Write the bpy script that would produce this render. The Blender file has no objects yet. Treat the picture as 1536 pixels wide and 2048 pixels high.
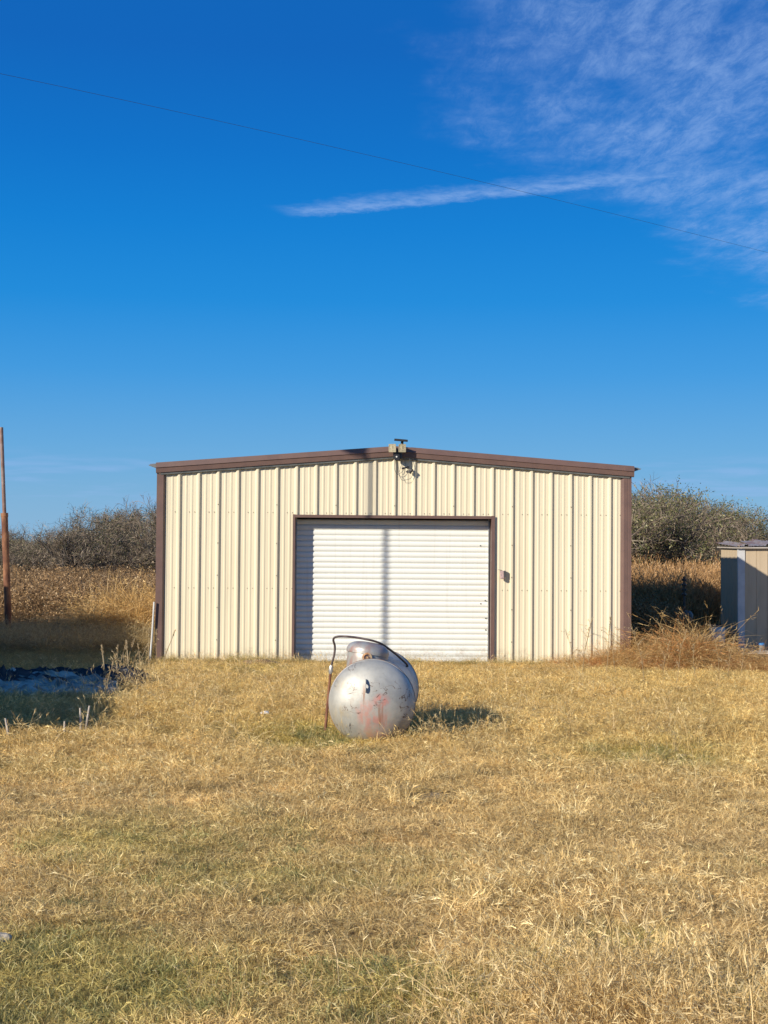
import bpy, math, random
import numpy as np
from mathutils import Matrix, Vector

# ------------------------------------------------------------------ camera, sky, sun
S = bpy.context.scene
COL = S.collection
R = math.radians
SUN_AZ, SUN_EL = R(47), R(24.4)          # light travels towards +x +y and down
EYE = 1.73

cd = bpy.data.cameras.new('camera')
cam = bpy.data.objects.new('camera', cd); COL.objects.link(cam)
cd.sensor_fit = 'VERTICAL'; cd.sensor_height = 36.0; cd.sensor_width = 27.0
cd.lens = 50.0; cd.clip_start = 0.1; cd.clip_end = 6000
cam.matrix_world = (Matrix.Translation((0, 0, EYE)) @ Matrix.Rotation(R(90 + 1.61), 4, 'X')
                    @ Matrix.Rotation(R(0.45), 4, 'Z'))
S.camera = cam

S.view_settings.view_transform = 'Standard'
S.view_settings.look = 'None'
S.view_settings.exposure = 0.35
S.view_settings.gamma = 1.0

W = bpy.data.worlds.new('World'); S.world = W; W.use_nodes = True
wn = W.node_tree; wn.nodes.clear(); WL = wn.links


class G:
    """tiny node-expression helper"""
    def __init__(s, nt): s.nt = nt
    def n(s, t, **k):
        nd = s.nt.nodes.new(t)
        for a, b in k.items(): setattr(nd, a, b)
        return nd
    def put(s, sock, v):
        if isinstance(v, bpy.types.NodeSocket): s.nt.links.new(v, sock)
        elif v is not None: sock.default_value = v
    def m(s, op, a, b=None, c=None, clamp=False):
        nd = s.n('ShaderNodeMath', operation=op, use_clamp=clamp)
        for i, v in enumerate((a, b, c)):
            if v is not None: s.put(nd.inputs[i], v)
        return nd.outputs[0]
    def vm(s, op, a, b=None, sc=None):
        nd = s.n('ShaderNodeVectorMath', operation=op)
        s.put(nd.inputs[0], a)
        if b is not None: s.put(nd.inputs[1], b)
        if sc is not None: s.put(nd.inputs[3], sc)
        return nd.outputs[0]
    def ss(s, v, a, b):
        nd = s.n('ShaderNodeMapRange', interpolation_type='SMOOTHSTEP')
        s.put(nd.inputs[0], v); nd.inputs[1].default_value = a; nd.inputs[2].default_value = b
        return nd.outputs[0]
    def lin(s, v, a, b, c=0.0, d=1.0):
        nd = s.n('ShaderNodeMapRange')
        s.put(nd.inputs[0], v)
        for i, x in enumerate((a, b, c, d)): nd.inputs[i + 1].default_value = x
        return nd.outputs[0]
    def noise(s, vec, scale, detail=4, rough=.55, dist=0.0, out=0):
        nd = s.n('ShaderNodeTexNoise')
        if vec is not None: s.put(nd.inputs['Vector'], vec)
        nd.inputs['Scale'].default_value = scale; nd.inputs['Detail'].default_value = detail
        nd.inputs['Roughness'].default_value = rough; nd.inputs['Distortion'].default_value = dist
        return nd.outputs[out]
    def mix(s, f, a, b, blend='MIX'):
        nd = s.n('ShaderNodeMix', data_type='RGBA', blend_type=blend)
        s.put(nd.inputs[0], f)
        for i, v in ((6, a), (7, b)):
            if isinstance(v, tuple) and len(v) == 3: v = v + (1,)
            s.put(nd.inputs[i], v)
        return nd.outputs[2]
    def comb(s, x, y, z=0.0):
        nd = s.n('ShaderNodeCombineXYZ')
        for i, v in enumerate((x, y, z)): s.put(nd.inputs[i], v)
        return nd.outputs[0]


g = G(wn)
sky = g.n('ShaderNodeTexSky', sky_type='NISHITA', sun_disc=False, sun_elevation=SUN_EL,
          sun_rotation=math.pi + SUN_AZ, altitude=300, air_density=1.0, dust_density=0.3, ozone_density=3.0)
tc = g.n('ShaderNodeTexCoord')
sep = g.n('ShaderNodeSeparateXYZ'); WL.new(tc.outputs['Generated'], sep.inputs[0])
dx, dy, dz = sep.outputs
zc = g.m('MAXIMUM', dz, 0.02)
u = g.m('DIVIDE', dx, zc); v = g.m('DIVIDE', dy, zc)
P = g.comb(u, v)
hs = g.n('ShaderNodeHueSaturation'); WL.new(sky.outputs[0], hs.inputs['Color'])
hs.inputs['Saturation'].default_value = 1.28; hs.inputs['Hue'].default_value = 0.497
skyn = hs.outputs[0]
# deep, saturated blue of a dry winter afternoon, paling towards the horizon all the way round
rmp = g.n('ShaderNodeValToRGB'); el_ = rmp.color_ramp.elements
SKYC = [(.0, (130, 178, 214)), (.036, (118, 174, 217)), (.071, (98, 167, 221)), (.1235, (60, 152, 223)), (.174, (22, 138, 219)),
        (.224, (4, 126, 212)), (.272, (2, 113, 202)), (.335, (10, 100, 189)), (.60, (12, 94, 172)), (1.0, (18, 84, 152))]
while len(el_) < len(SKYC): el_.new(.5)
for e_, (p_, c_) in zip(el_, SKYC):
    e_.position = p_; e_.color = tuple((((q_ / 255) + .055) / 1.055) ** 2.4 for q_ in c_) + (1,)
WL.new(dz, rmp.inputs[0])
skyr = g.vm('SCALE', rmp.outputs[0], sc=7.85)
skyc = g.mix(.94, skyn, skyr)
# thin high cirrus sheet (on a plane overhead, so it keeps its perspective)
edge = g.m('SUBTRACT', g.m('SUBTRACT', u, 0.13), g.m('MULTIPLY', g.m('MAXIMUM', g.m('SUBTRACT', v, 3.2), 0.0), 0.57))
edge = g.m('ADD', edge, g.m('MULTIPLY', g.m('SUBTRACT', g.noise(P, 2.3, 5, .6), 0.5), 0.9))
area = g.ss(edge, -0.08, 0.30)
bigc = g.ss(g.noise(g.vm('MULTIPLY', P, (1.0, .5, 1.0)), 3.2, 6, .6, .1), 0.33, 0.58)
Pst = g.vm('MULTIPLY', g.comb(g.m('ADD', u, g.m('MULTIPLY', v, .05)), v), (1.0, 0.36, 1.0))
fine = g.ss(g.noise(Pst, 16.0, 11, .76, .35), 0.33, 0.72)
cir = g.m('MULTIPLY', g.m('MULTIPLY', area, g.m('ADD', g.m('MULTIPLY', bigc, .88), .12)),
          g.m('ADD', g.m('MULTIPLY', fine, .85), .22))
# old condensation trail
ax, ay = -0.262, 4.19; bx_, by_ = 0.809, 3.70
L = math.hypot(bx_ - ax, by_ - ay); tx, ty = (bx_ - ax) / L, (by_ - ay) / L
along = g.m('ADD', g.m('MULTIPLY', g.m('SUBTRACT', u, ax), tx), g.m('MULTIPLY', g.m('SUBTRACT', v, ay), ty))
across = g.m('ADD', g.m('MULTIPLY', g.m('SUBTRACT', u, ax), ty), g.m('MULTIPLY', g.m('SUBTRACT', v, ay), -tx))
wob = g.m('ADD', g.m('MULTIPLY', g.m('SUBTRACT', g.noise(P, 5.0, 3, .5), .5), .10), g.m('MULTIPLY', g.m('SUBTRACT', g.noise(P, 24.0, 6, .7), .5), .11))
ac = g.m('ADD', across, wob); ac = g.m('MULTIPLY', ac, g.lin(along, 0, 1.3, 1.15, .95))
trail = g.m('MULTIPLY', g.ss(ac, -0.075, 0.0), g.m('SUBTRACT', 1.0, g.ss(ac, 0.0, 0.165)))
trail = g.m('MULTIPLY', trail, g.m('MULTIPLY', g.ss(along, -0.06, 0.06), g.m('SUBTRACT', 1.0, g.ss(along, .95, 1.45))))
trail = g.m('MULTIPLY', trail, g.m('ADD', g.ss(g.noise(P, 18, 8, .70), .22, .72), .22))
# low thin streaks above the horizon
azi = g.m('DIVIDE', dx, g.m('MAXIMUM', dy, 0.05))
hb = g.comb(g.m('MULTIPLY', azi, 9.0), g.m('MULTIPLY', dz, 95.0))
st = g.ss(g.noise(hb, 1.15, 5, .55, .2), .46, .66)
st = g.m('MULTIPLY', st, g.m('MULTIPLY', g.ss(dz, .022, .044), g.m('SUBTRACT', 1.0, g.ss(dz, .052, .074))))
haz = g.m('MULTIPLY', g.m('SUBTRACT', 1.0, g.ss(dz, .0, .062)), .08)
cloud = g.m('MAXIMUM', g.m('MULTIPLY', cir, .52), g.m('MULTIPLY', trail, .50))
cloud = g.m('MULTIPLY', cloud, g.ss(dz, .05, .13))
cloud = g.m('MAXIMUM', cloud, g.m('MULTIPLY', st, .42), clamp=True)
c1 = g.mix(haz, skyc, (3.3, 4.4, 6.6))
c2 = g.mix(cloud, c1, (2.5, 3.9, 6.7))
bg = g.n('ShaderNodeBackground'); WL.new(c2, bg.inputs['Color']); bg.inputs['Strength'].default_value = 0.10
out = g.n('ShaderNodeOutputWorld'); WL.new(bg.outputs[0], out.inputs[0])

sl = bpy.data.lights.new('sun', 'SUN'); sl.energy = 5.0; sl.angle = R(0.53); sl.color = (1.0, .90, .76)
sun = bpy.data.objects.new('sun', sl); COL.objects.link(sun)
ldir = Vector((math.sin(SUN_AZ) * math.cos(SUN_EL), math.cos(SUN_AZ) * math.cos(SUN_EL), -math.sin(SUN_EL)))
sun.rotation_euler = ldir.to_track_quat('-Z', 'Y').to_euler(); sun.location = (-40, -40, 40)

# ------------------------------------------------------------------ noise and ground height
_rs = np.random.RandomState(7); _lat = _rs.rand(256, 256)


def vn(x, y, s=1.0, ox=0.0):
    x = np.asarray(x, float) * s + ox + 50; y = np.asarray(y, float) * s + ox * 1.7 + 50
    xi = np.floor(x).astype(int); yi = np.floor(y).astype(int)
    fx = x - xi; fy = y - yi; fx = fx * fx * (3 - 2 * fx); fy = fy * fy * (3 - 2 * fy)
    a = _lat[xi % 256, yi % 256]; b = _lat[(xi + 1) % 256, yi % 256]
    c = _lat[xi % 256, (yi + 1) % 256]; d = _lat[(xi + 1) % 256, (yi + 1) % 256]
    return a * (1 - fx) * (1 - fy) + b * fx * (1 - fy) + c * (1 - fx) * fy + d * fx * fy


def fbm(x, y, s, ox=0.0):
    return (vn(x, y, s, ox) * .55 + vn(x, y, s * 2.1, ox + 9) * .28 + vn(x, y, s * 4.3, ox + 21) * .17)


def hz(x, y):
    x = np.asarray(x, float); y = np.asarray(y, float)
    near = np.clip((19.5 - y) / 4, 0, 1)
    h = (fbm(x, y, .55) - .5) * .10 * near + (vn(x, y, 2.6, 4) - .5) * .030 * np.clip((21 - y) / 1.5, 0, 1)
    far = np.clip((y - 60) / 200, 0, 1)
    return h - .02 * near + far * (vn(x, y, .01, 3) - .5) * 2


# ------------------------------------------------------------------ materials
def pm(name, col, rough=.6, metal=0.0, col2=None, nscale=6.0, amt=1.0, bump=0.0, bscale=60.0, spec=.5, stretch=None):
    m = bpy.data.materials.new(name); m.use_nodes = True
    nt = m.node_tree; q = G(nt); b = nt.nodes['Principled BSDF']
    b.inputs['Roughness'].default_value = rough; b.inputs['Metallic'].default_value = metal
    b.inputs['Specular IOR Level'].default_value = spec
    t = q.n('ShaderNodeTexCoord').outputs['Object']
    if stretch: t = q.vm('MULTIPLY', t, stretch)
    if col2 is None: col2 = tuple(c * .8 for c in col)
    f = q.m('MULTIPLY', q.ss(q.noise(t, nscale, 6, .6), .38, .68), amt)
    nt.links.new(q.mix(f, col, col2), b.inputs['Base Color'])
    if bump:
        bn = q.n('ShaderNodeBump'); bn.inputs['Strength'].default_value = bump; bn.inputs['Distance'].default_value = .01
        nt.links.new(q.noise(t, bscale, 4, .6), bn.inputs['Height']); nt.links.new(bn.outputs[0], b.inputs['Normal'])
    return m


def splash(m, z0, z1, col):
    """mud thrown up on the foot of a wall"""
    nt = m.node_tree; q = G(nt); b = nt.nodes['Principled BSDF']; src = b.inputs['Base Color'].links[0].from_socket
    p = q.n('ShaderNodeNewGeometry').outputs['Position']; sp_ = q.n('ShaderNodeSeparateXYZ'); nt.links.new(p, sp_.inputs[0])
    edge_ = q.m('ADD', sp_.outputs[2], q.m('MULTIPLY', q.m('SUBTRACT', q.noise(p, 5, 6, .7), .5), .5))
    f = q.m('MULTIPLY', q.m('SUBTRACT', 1.0, q.ss(edge_, z0, z1)), q.ss(q.noise(p, 28, 5, .7), .32, .66))
    run = q.ss(q.noise(q.vm('MULTIPLY', p, (14, 1, .5)), 1.0, 4, .6), .55, .75)
    c = q.mix(q.m('MULTIPLY', run, .16), src, col); nt.links.new(q.mix(q.m('MULTIPLY', f, .75), c, col), b.inputs['Base Color'])


def blade_mat(name, cols, trans=.35, rough=.6, tinted=True):
    """cols: list of (pos, rgb) picked by the per-blade value; tint comes from the clump"""
    m = bpy.data.materials.new(name); m.use_nodes = True; nt = m.node_tree; nt.nodes.clear(); q = G(nt)
    at = q.n('ShaderNodeAttribute', attribute_name='bc', attribute_type='GEOMETRY')
    cr = q.n('ShaderNodeValToRGB'); e = cr.color_ramp.elements
    while len(e) < len(cols): e.new(.5)
    for el, (p, c) in zip(e, cols): el.position = p; el.color = c + (1,)
    nt.links.new(at.outputs['Fac'], cr.inputs[0]); c = cr.outputs[0]
    if tinted:
        ti = q.n('ShaderNodeAttribute', attribute_name='tint', attribute_type='INSTANCER')
        c = q.mix(1.0, c, ti.outputs['Color'], 'MULTIPLY')
    d = q.n('ShaderNodeBsdfDiffuse'); t = q.n('ShaderNodeBsdfTranslucent'); gl = q.n('ShaderNodeBsdfGlossy')
    nt.links.new(c, d.inputs[0]); nt.links.new(c, t.inputs[0]); gl.inputs['Roughness'].default_value = .45
    gl.inputs[0].default_value = (.9, .85, .7, 1)
    m1 = q.n('ShaderNodeMixShader'); m1.inputs[0].default_value = trans
    nt.links.new(d.outputs[0], m1.inputs[1]); nt.links.new(t.outputs[0], m1.inputs[2])
    m2 = q.n('ShaderNodeMixShader'); m2.inputs[0].default_value = .045
    nt.links.new(m1.outputs[0], m2.inputs[1]); nt.links.new(gl.outputs[0], m2.inputs[2])
    o = q.n('ShaderNodeOutputMaterial'); nt.links.new(m2.outputs[0], o.inputs[0])
    return m


STRAW = [(0.0, (.20, .13, .07)), (.22, (.42, .305, .155)), (.55, (.58, .44, .225)), (.82, (.67, .53, .29)), (1.0, (.76, .66, .43))]
M = {}
M['straw'] = blade_mat('dry_straw', STRAW)
M['green'] = blade_mat('green_blade', [(0, (.12, .13, .05)), (.5, (.27, .30, .11)), (1, (.50, .47, .22))], .4)
M['weed'] = blade_mat('dead_weed', [(0, (.10, .065, .035)), (.5, (.25, .165, .085)), (1, (.40, .29, .16))], .15)
M['twig'] = blade_mat('grey_twig', [(0, (.09, .066, .048)), (.6, (.20, .155, .112)), (1, (.31, .25, .19))], .0, tinted=False)
M['leafA'] = blade_mat('olive_leaf', [(0, (.06, .07, .03)), (.5, (.14, .145, .06)), (1, (.24, .22, .10))], .35, tinted=False)
M['leafB'] = blade_mat('yellow_green_leaf', [(0, (.10, .115, .045)), (.5, (.21, .215, .08)), (1, (.34, .31, .13))], .35, tinted=False)
M['stalk'] = blade_mat('pale_stalk', [(0, (.30, .21, .11)), (.5, (.44, .33, .18)), (1, (.58, .48, .30))], .2, tinted=False)
M['bark'] = pm('bark', (.10, .085, .07), .9, 0, (.05, .042, .035), 9, 1, .6, 40)
M['cream'] = pm('cream_wall_paint', (.70, .635, .46), .42, 0, (.64, .575, .41), 1.6, .6, spec=.4, stretch=(1, 1, .25))
M['brown'] = pm('brown_trim_paint', (.150, .092, .074), .42, 0, (.12, .074, .062), 5, .8, spec=.5)
M['white'] = pm('white_door_paint', (.73, .75, .70), .45, 0, (.70, .71, .665), 2.2, .6, spec=.4)
M['gutter'] = pm('grey_flashing', (.16, .17, .165), .5, .2, (.10, .11, .11), 8)
M['galv'] = pm('galvanised_steel', (.42, .43, .43), .42, .75, (.30, .30, .30), 7, 1)
M['black'] = pm('black_plastic', (.02, .02, .022), .4, 0, (.03, .03, .03), 9)
M['darkgrey'] = pm('dark_grey_plastic', (.07, .07, .07), .5)
M['lamp'] = pm('cream_lamp_housing', (.50, .45, .30), .4, 0, (.36, .32, .2), 30)
M['lens'] = pm('lamp_lens', (.62, .58, .42), .12, .3, (.4, .36, .25), 40)
M['panel'] = pm('dark_solar_cell', (.012, .016, .04), .15)
M['screw'] = pm('screw_head', (.34, .29, .2), .5, .5)
M['rust'] = pm('rusty_steel', (.13, .05, .028), .8, .1, (.33, .155, .075), 7, 1, .5, 60, stretch=(1, 1, .35))
M['rust2'] = pm('worn_pipe', (.20, .11, .08), .6, .2, (.30, .22, .19), 5, 1)
M['pvc'] = pm('white_pvc', (.62, .62, .58), .35)
M['wood'] = pm('weathered_board', (.34, .30, .25), .8, 0, (.50, .46, .40), 5, 1, .3, 30, stretch=(.3, 4, 4))
M['siding'] = pm('tan_siding', (.50, .40, .27), .75, 0, (.43, .34, .225), 3, 1, .2, 40, stretch=(3, 3, .4))
M['whitetrim'] = pm('white_painted_board', (.56, .56, .55), .6, 0, (.42, .43, .43), 3, 1)
M['dark'] = pm('dark_interior', (.02, .02, .02), .9)
M['tin'] = pm('old_roof_tin', (.36, .33, .30), .5, .5, (.28, .16, .10), 4, 1)
M['block'] = pm('grey_block', (.20, .20, .19), .9, 0, (.13, .13, .12), 9, 1, .5, 60)
M['housewall'] = pm('house_siding', (.50, .50, .47), .7, 0, (.43, .43, .41), 2)
M['shingle'] = pm('roof_shingle', (.12, .11, .10), .9, 0, (.07, .065, .06), 20, 1)
M['glass'] = pm('window_glass', (.03, .04, .05), .05, 0)
M['polewood'] = pm('pole_wood', (.20, .14, .09), .85, 0, (.12, .085, .055), 6, 1, .4, 50, stretch=(2, 2, .2))
M['tarpblue'] = pm('faded_blue_tarp', (.38, .46, .41), .55, 0, (.02, .025, .03), 3.2, .75, .4, 14, stretch=(.8, 3, 1))
M['tarpblack'] = pm('black_plastic_sheet', (.014, .016, .02), .42, 0, (.03, .032, .04), 4, 1, .4, 14)
M['barrel'] = pm('pale_blue_plastic', (.40, .49, .52), .5, 0, (.28, .35, .38), 8)
M['bluelid'] = pm('blue_lid', (.05, .22, .50), .45)
M['hose'] = pm('dark_hose', (.05, .035, .032), .5, 0, (.10, .07, .06), 12)
M['dirt'] = pm('loose_dirt', (.22, .15, .09), .95, 0, (.13, .09, .055), 9, 1, .8, 50)
M['rock'] = pm('pale_rock', (.46, .40, .31), .9, 0, (.32, .28, .21), 14, 1, .5, 60)
M['rustbrass'] = pm('rusty_fitting', (.30, .15, .07), .6, .4, (.55, .42, .25), 30)
M['pinkgrey'] = pm('faded_outlet', (.48, .34, .32), .7, 0, (.30, .24, .22), 40)
M['wire'] = pm('cable_black', (.05, .07, .10), .6)
M['seam'] = pm('dull_weld', (.20, .18, .165), .7, .3, (.30, .17, .11), 12, 1)
M['paper'] = pm('white_litter', (.8, .8, .8), .7)


def ground_mat():
    m = bpy.data.materials.new('dry_ground'); m.use_nodes = True; nt = m.node_tree; q = G(nt); b = nt.nodes['Principled BSDF']
    t = q.n('ShaderNodeNewGeometry').outputs['Position']
    n1 = q.ss(q.noise(t, .45, 6, .6), .35, .65); n2 = q.ss(q.noise(t, 24, 6, .7), .35, .7); n3 = q.ss(q.noise(t, 1.3, 5, .6), .5, .72)
    c = q.mix(n1, (.30, .225, .15), (.38, .30, .19)); c = q.mix(n2, c, (.52, .41, .27)); c = q.mix(q.m('MULTIPLY', n3, .5), c, (.22, .21, .11))
    nt.links.new(c, b.inputs['Base Color']); b.inputs['Roughness'].default_value = .95; b.inputs['Specular IOR Level'].default_value = .1
    bn = q.n('ShaderNodeBump'); bn.inputs['Strength'].default_value = .8; bn.inputs['Distance'].default_value = .02
    nt.links.new(q.noise(t, 45, 6, .7), bn.inputs['Height']); nt.links.new(bn.outputs[0], b.inputs['Normal'])
    return m


def tank_mat():
    m = bpy.data.materials.new('worn_silver_tank_paint'); m.use_nodes = True; nt = m.node_tree; q = G(nt); b = nt.nodes['Principled BSDF']
    t = q.n('ShaderNodeTexCoord').outputs['Object']
    c = q.mix(q.ss(q.noise(t, 5, 6, .65), .35, .7), (.45, .45, .41), (.32, .32, .295))

    def spot(cen, rad, ns=9, lo=.35, hi=.65):
        d = q.n('ShaderNodeVectorMath', operation='DISTANCE'); nt.links.new(t, d.inputs[0]); d.inputs[1].default_value = cen
        s = q.m('SUBTRACT', 1.0, q.ss(d.outputs['Value'], rad * .35, rad))
        return q.m('MULTIPLY', s, q.ss(q.noise(q.vm('MULTIPLY', t, (1, 1, .45)), ns, 6, .7, .4), lo, hi))
    # front head is around y = -.2, x right, z up, object origin at tank centre
    for cen, rad, a in (((.10, -.22, .03), .10, .9), ((-.03, -.24, -.07), .15, .5), ((.05, -.2, -.22), .2, .45), ((.12, -.2, -.12), .10, .35)):
        c = q.mix(q.m('MULTIPLY', spot(cen, rad, 14, .38, .62), a), c, (.62, .22, .17))
    for cen, rad in (((-.28, -.12, -.12), .16), ((.0, -.1, -.36), .24), ((-.27, -.1, .16), .10)):
        c = q.mix(q.m('MULTIPLY', spot(cen, rad, 8), .55), c, (.47, .36, .17))
    for cen, sc_ in (((-.045, -.2, .07), .16), ((.10, -.2, -.10), .17), ((-.16, -.2, -.02), .12)):
        d = q.vm('SUBTRACT', t, cen); d = q.vm('MULTIPLY', d, (3.2, .3, 1.0)); ln_ = q.n('ShaderNodeVectorMath', operation='LENGTH'); nt.links.new(d, ln_.inputs[0])
        runs = q.ss(q.noise(q.vm('MULTIPLY', t, (38, 2, 2.2)), 1.0, 4, .65), .46, .66)
        c = q.mix(q.m('MULTIPLY', q.m('MULTIPLY', q.m('SUBTRACT', 1.0, q.ss(ln_.outputs['Value'], sc_ * .4, sc_)), runs), .75), c, (.30, .15, .085))
    # scratches: thin level lines of a stretched noise
    n = q.noise(q.vm('MULTIPLY', t, (1, 1, 1.6)), 6.5, 3, .5, 1.2)
    line = q.m('SUBTRACT', 1.0, q.ss(q.m('ABSOLUTE', q.m('SUBTRACT', n, .5)), .003, .020))
    gate = q.ss(q.noise(t, 4.3, 3, .5), .48, .56)
    c = q.mix(q.m('MULTIPLY', q.m('MULTIPLY', line, gate), .85), c, (.10, .055, .035))
    chips = q.ss(q.noise(t, 42, 3, .6), .70, .75)
    c = q.mix(q.m('MULTIPLY', chips, .8), c, (.17, .08, .045))
    nt.links.new(c, b.inputs['Base Color']); b.inputs['Metallic'].default_value = .35
    nt.links.new(q.lin(q.noise(t, 7, 5, .6), .3, .7, .44, .62), b.inputs['Roughness'])
    bn = q.n('ShaderNodeBump'); bn.inputs['Strength'].default_value = .12; bn.inputs['Distance'].default_value = .01
    nt.links.new(q.noise(t, 30, 5, .6), bn.inputs['Height']); nt.links.new(bn.outputs[0], b.inputs['Normal'])
    return m


def dome_mat():
    m = bpy.data.materials.new('worn_dome_paint'); m.use_nodes = True; nt = m.node_tree; q = G(nt); b = nt.nodes['Principled BSDF']
    t = q.n('ShaderNodeTexCoord').outputs['Object']; s = q.n('ShaderNodeSeparateXYZ'); nt.links.new(t, s.inputs[0])
    c = q.mix(q.ss(q.noise(t, 8, 5, .6), .35, .7), (.42, .42, .385), (.30, .30, .275))
    red = q.m('MULTIPLY', q.ss(q.noise(q.vm('MULTIPLY', t, (1, 1, .4)), 9, 5, .7), .40, .62), q.lin(s.outputs[0], -.17, .06, 1.0, .40))
    c = q.mix(q.m('MULTIPLY', red, .85), c, (.40, .18, .14))
    nt.links.new(c, b.inputs['Base Color']); b.inputs['Metallic'].default_value = .35; b.inputs['Roughness'].default_value = .4
    return m


splash(M['cream'], .02, .26, (.36, .28, .18)); splash(M['white'], .06, .30, (.44, .38, .30)); M['ground'] = ground_mat(); M['tank'] = tank_mat(); M['dome'] = dome_mat()


# ------------------------------------------------------------------ object helpers
def tag(o, label=None, cat=None, group=None, kind=None):
    if label: o['label'] = label
    if cat: o['category'] = cat
    if group: o['group'] = group
    if kind: o['kind'] = kind
    return o


def empty(name, loc=(0, 0, 0), rz=0.0, **k):
    o = bpy.data.objects.new(name, None); COL.objects.link(o); o.location = loc; o.rotation_euler = (0, 0, rz)
    o.empty_display_size = .1
    return tag(o, **k)


def ob(name, me, parent=None, loc=(0, 0, 0), rot=(0, 0, 0), **k):
    o = bpy.data.objects.new(name, me); COL.objects.link(o); o.location = loc; o.rotation_euler = rot
    if parent: o.parent = parent
    return tag(o, **k)


def copy_tree(o, parent=None):
    c = o.copy(); COL.objects.link(c); c.parent = parent
    for ch in list(o.children): copy_tree(ch, c)
    return c


class MB:
    def __init__(s): s.v = []; s.f = []; s.mi = []
    def add(s, vs, fs, mi=0):
        n = len(s.v); s.v += [tuple(p) for p in vs]; s.f += [tuple(i + n for i in f) for f in fs]; s.mi += [mi] * len(fs)
    def box(s, a, b, mi=0):
        x0, y0, z0 = a; x1, y1, z1 = b
        s.add([(x0, y0, z0), (x1, y0, z0), (x1, y1, z0), (x0, y1, z0), (x0, y0, z1), (x1, y0, z1), (x1, y1, z1), (x0, y1, z1)],
              [(0, 3, 2, 1), (4, 5, 6, 7), (0, 1, 5, 4), (1, 2, 6, 5), (2, 3, 7, 6), (3, 0, 4, 7)], mi)
    def bbox(s, a, b, bv=.004, mi=0):
        """box with chamfered edges round z"""
        x0, y0, z0 = a; x1, y1, z1 = b; c = bv
        ring = [(x0 + c, y0), (x1 - c, y0), (x1, y0 + c), (x1, y1 - c), (x1 - c, y1), (x0 + c, y1), (x0, y1 - c), (x0, y0 + c)]
        cx, cy = (x0 + x1) / 2, (y0 + y1) / 2
        def sc(r): return [(cx + (x - cx) * (1 - 2 * c / (x1 - x0)), cy + (y - cy) * (1 - 2 * c / (y1 - y0))) for x, y in r]
        rr = [(sc(ring), z0), (ring, z0 + c), (ring, z1 - c), (sc(ring), z1)]
        vs = [(x, y, z) for r, z in rr for x, y in r]; fs = []
        for k in range(3):
            for i in range(8): j = (i + 1) % 8; fs.append((k * 8 + i, k * 8 + j, k * 8 + 8 + j, k * 8 + 8 + i))
        fs += [tuple(range(7, -1, -1)), tuple(range(24, 32))]
        s.add(vs, fs, mi)
    def tube(s, pts, r, n=8, mi=0, cap=True):
        pts = [Vector(p) for p in pts]
        rs = r if isinstance(r, (list, tuple)) else [r] * len(pts)
        up = Vector((0, 0, 1)); base = len(s.v); prev = None
        for i, p in enumerate(pts):
            d = (pts[min(i + 1, len(pts) - 1)] - pts[max(i - 1, 0)]).normalized()
            if prev is None:
                a = d.cross(up if abs(d.z) < .9 else Vector((1, 0, 0))).normalized()
            else:
                a = (prev - d * prev.dot(d)).normalized()
            prev = a; b = d.cross(a)
            for k in range(n):
                t = 2 * math.pi * k / n; s.v.append(tuple(p + (a * math.cos(t) + b * math.sin(t)) * rs[i]))
        for i in range(len(pts) - 1):
            for k in range(n):
                j = (k + 1) % n; s.f.append((base + i * n + k, base + i * n + j, base + i * n + n + j, base + i * n + n + k)); s.mi.append(mi)
        if cap:
            s.f.append(tuple(base + k for k in range(n - 1, -1, -1))); s.mi.append(mi)
            s.f.append(tuple(base + (len(pts) - 1) * n + k for k in range(n))); s.mi.append(mi)
    def lathe(s, prof, n=32, c=(0, 0, 0), axis='z', mi=0):
        base = len(s.v)
        for r, h in prof:
            for k in range(n):
                t = 2 * math.pi * k / n; a, b = r * math.cos(t), r * math.sin(t)
                p = (a, b, h) if axis == 'z' else (a, h, b)
                s.v.append((p[0] + c[0], p[1] + c[1], p[2] + c[2]))
        for i in range(len(prof) - 1):
            for k in range(n):
                j = (k + 1) % n; s.f.append((base + i * n + k, base + i * n + j, base + i * n + n + j, base + i * n + n + k)); s.mi.append(mi)
    def prism(s, poly, d0, d1, axis='x', mi=0):
        """poly in the two other axes, extruded along axis"""
        def mk(d, a, b): return {'x': (d, a, b), 'y': (a, d, b), 'z': (a, b, d)}[axis]
        n = len(poly); vs = [mk(d0, a, b) for a, b in poly] + [mk(d1, a, b) for a, b in poly]
        fs = [(i, (i + 1) % n, n + (i + 1) % n, n + i) for i in range(n)] + [tuple(range(n - 1, -1, -1)), tuple(range(n, 2 * n))]
        s.add(vs, fs, mi)
    def mesh(s, name, mats, smooth=False, angle=None):
        me = bpy.data.meshes.new(name); me.from_pydata(s.v, [], s.f)
        for m in (mats if isinstance(mats, (list, tuple)) else [mats]): me.materials.append(m)
        if any(s.mi): me.polygons.foreach_set('material_index', s.mi)
        import bmesh
        b = bmesh.new(); b.from_mesh(me)
        if smooth: bmesh.ops.remove_doubles(b, verts=b.verts, dist=1e-6)
        bmesh.ops.recalc_face_normals(b, faces=b.faces); b.to_mesh(me); b.free()
        if smooth:
            me.polygons.foreach_set('use_smooth', [True] * len(me.polygons))
            if angle: me.set_sharp_from_angle(angle=R(angle))
        me.update(); return me


# ------------------------------------------------------------------ ground
def grow(a, b, n, p=2.4):
    t = np.linspace(0, 1, n + 1)[1:]; return a + (b - a) * t ** p


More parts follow.
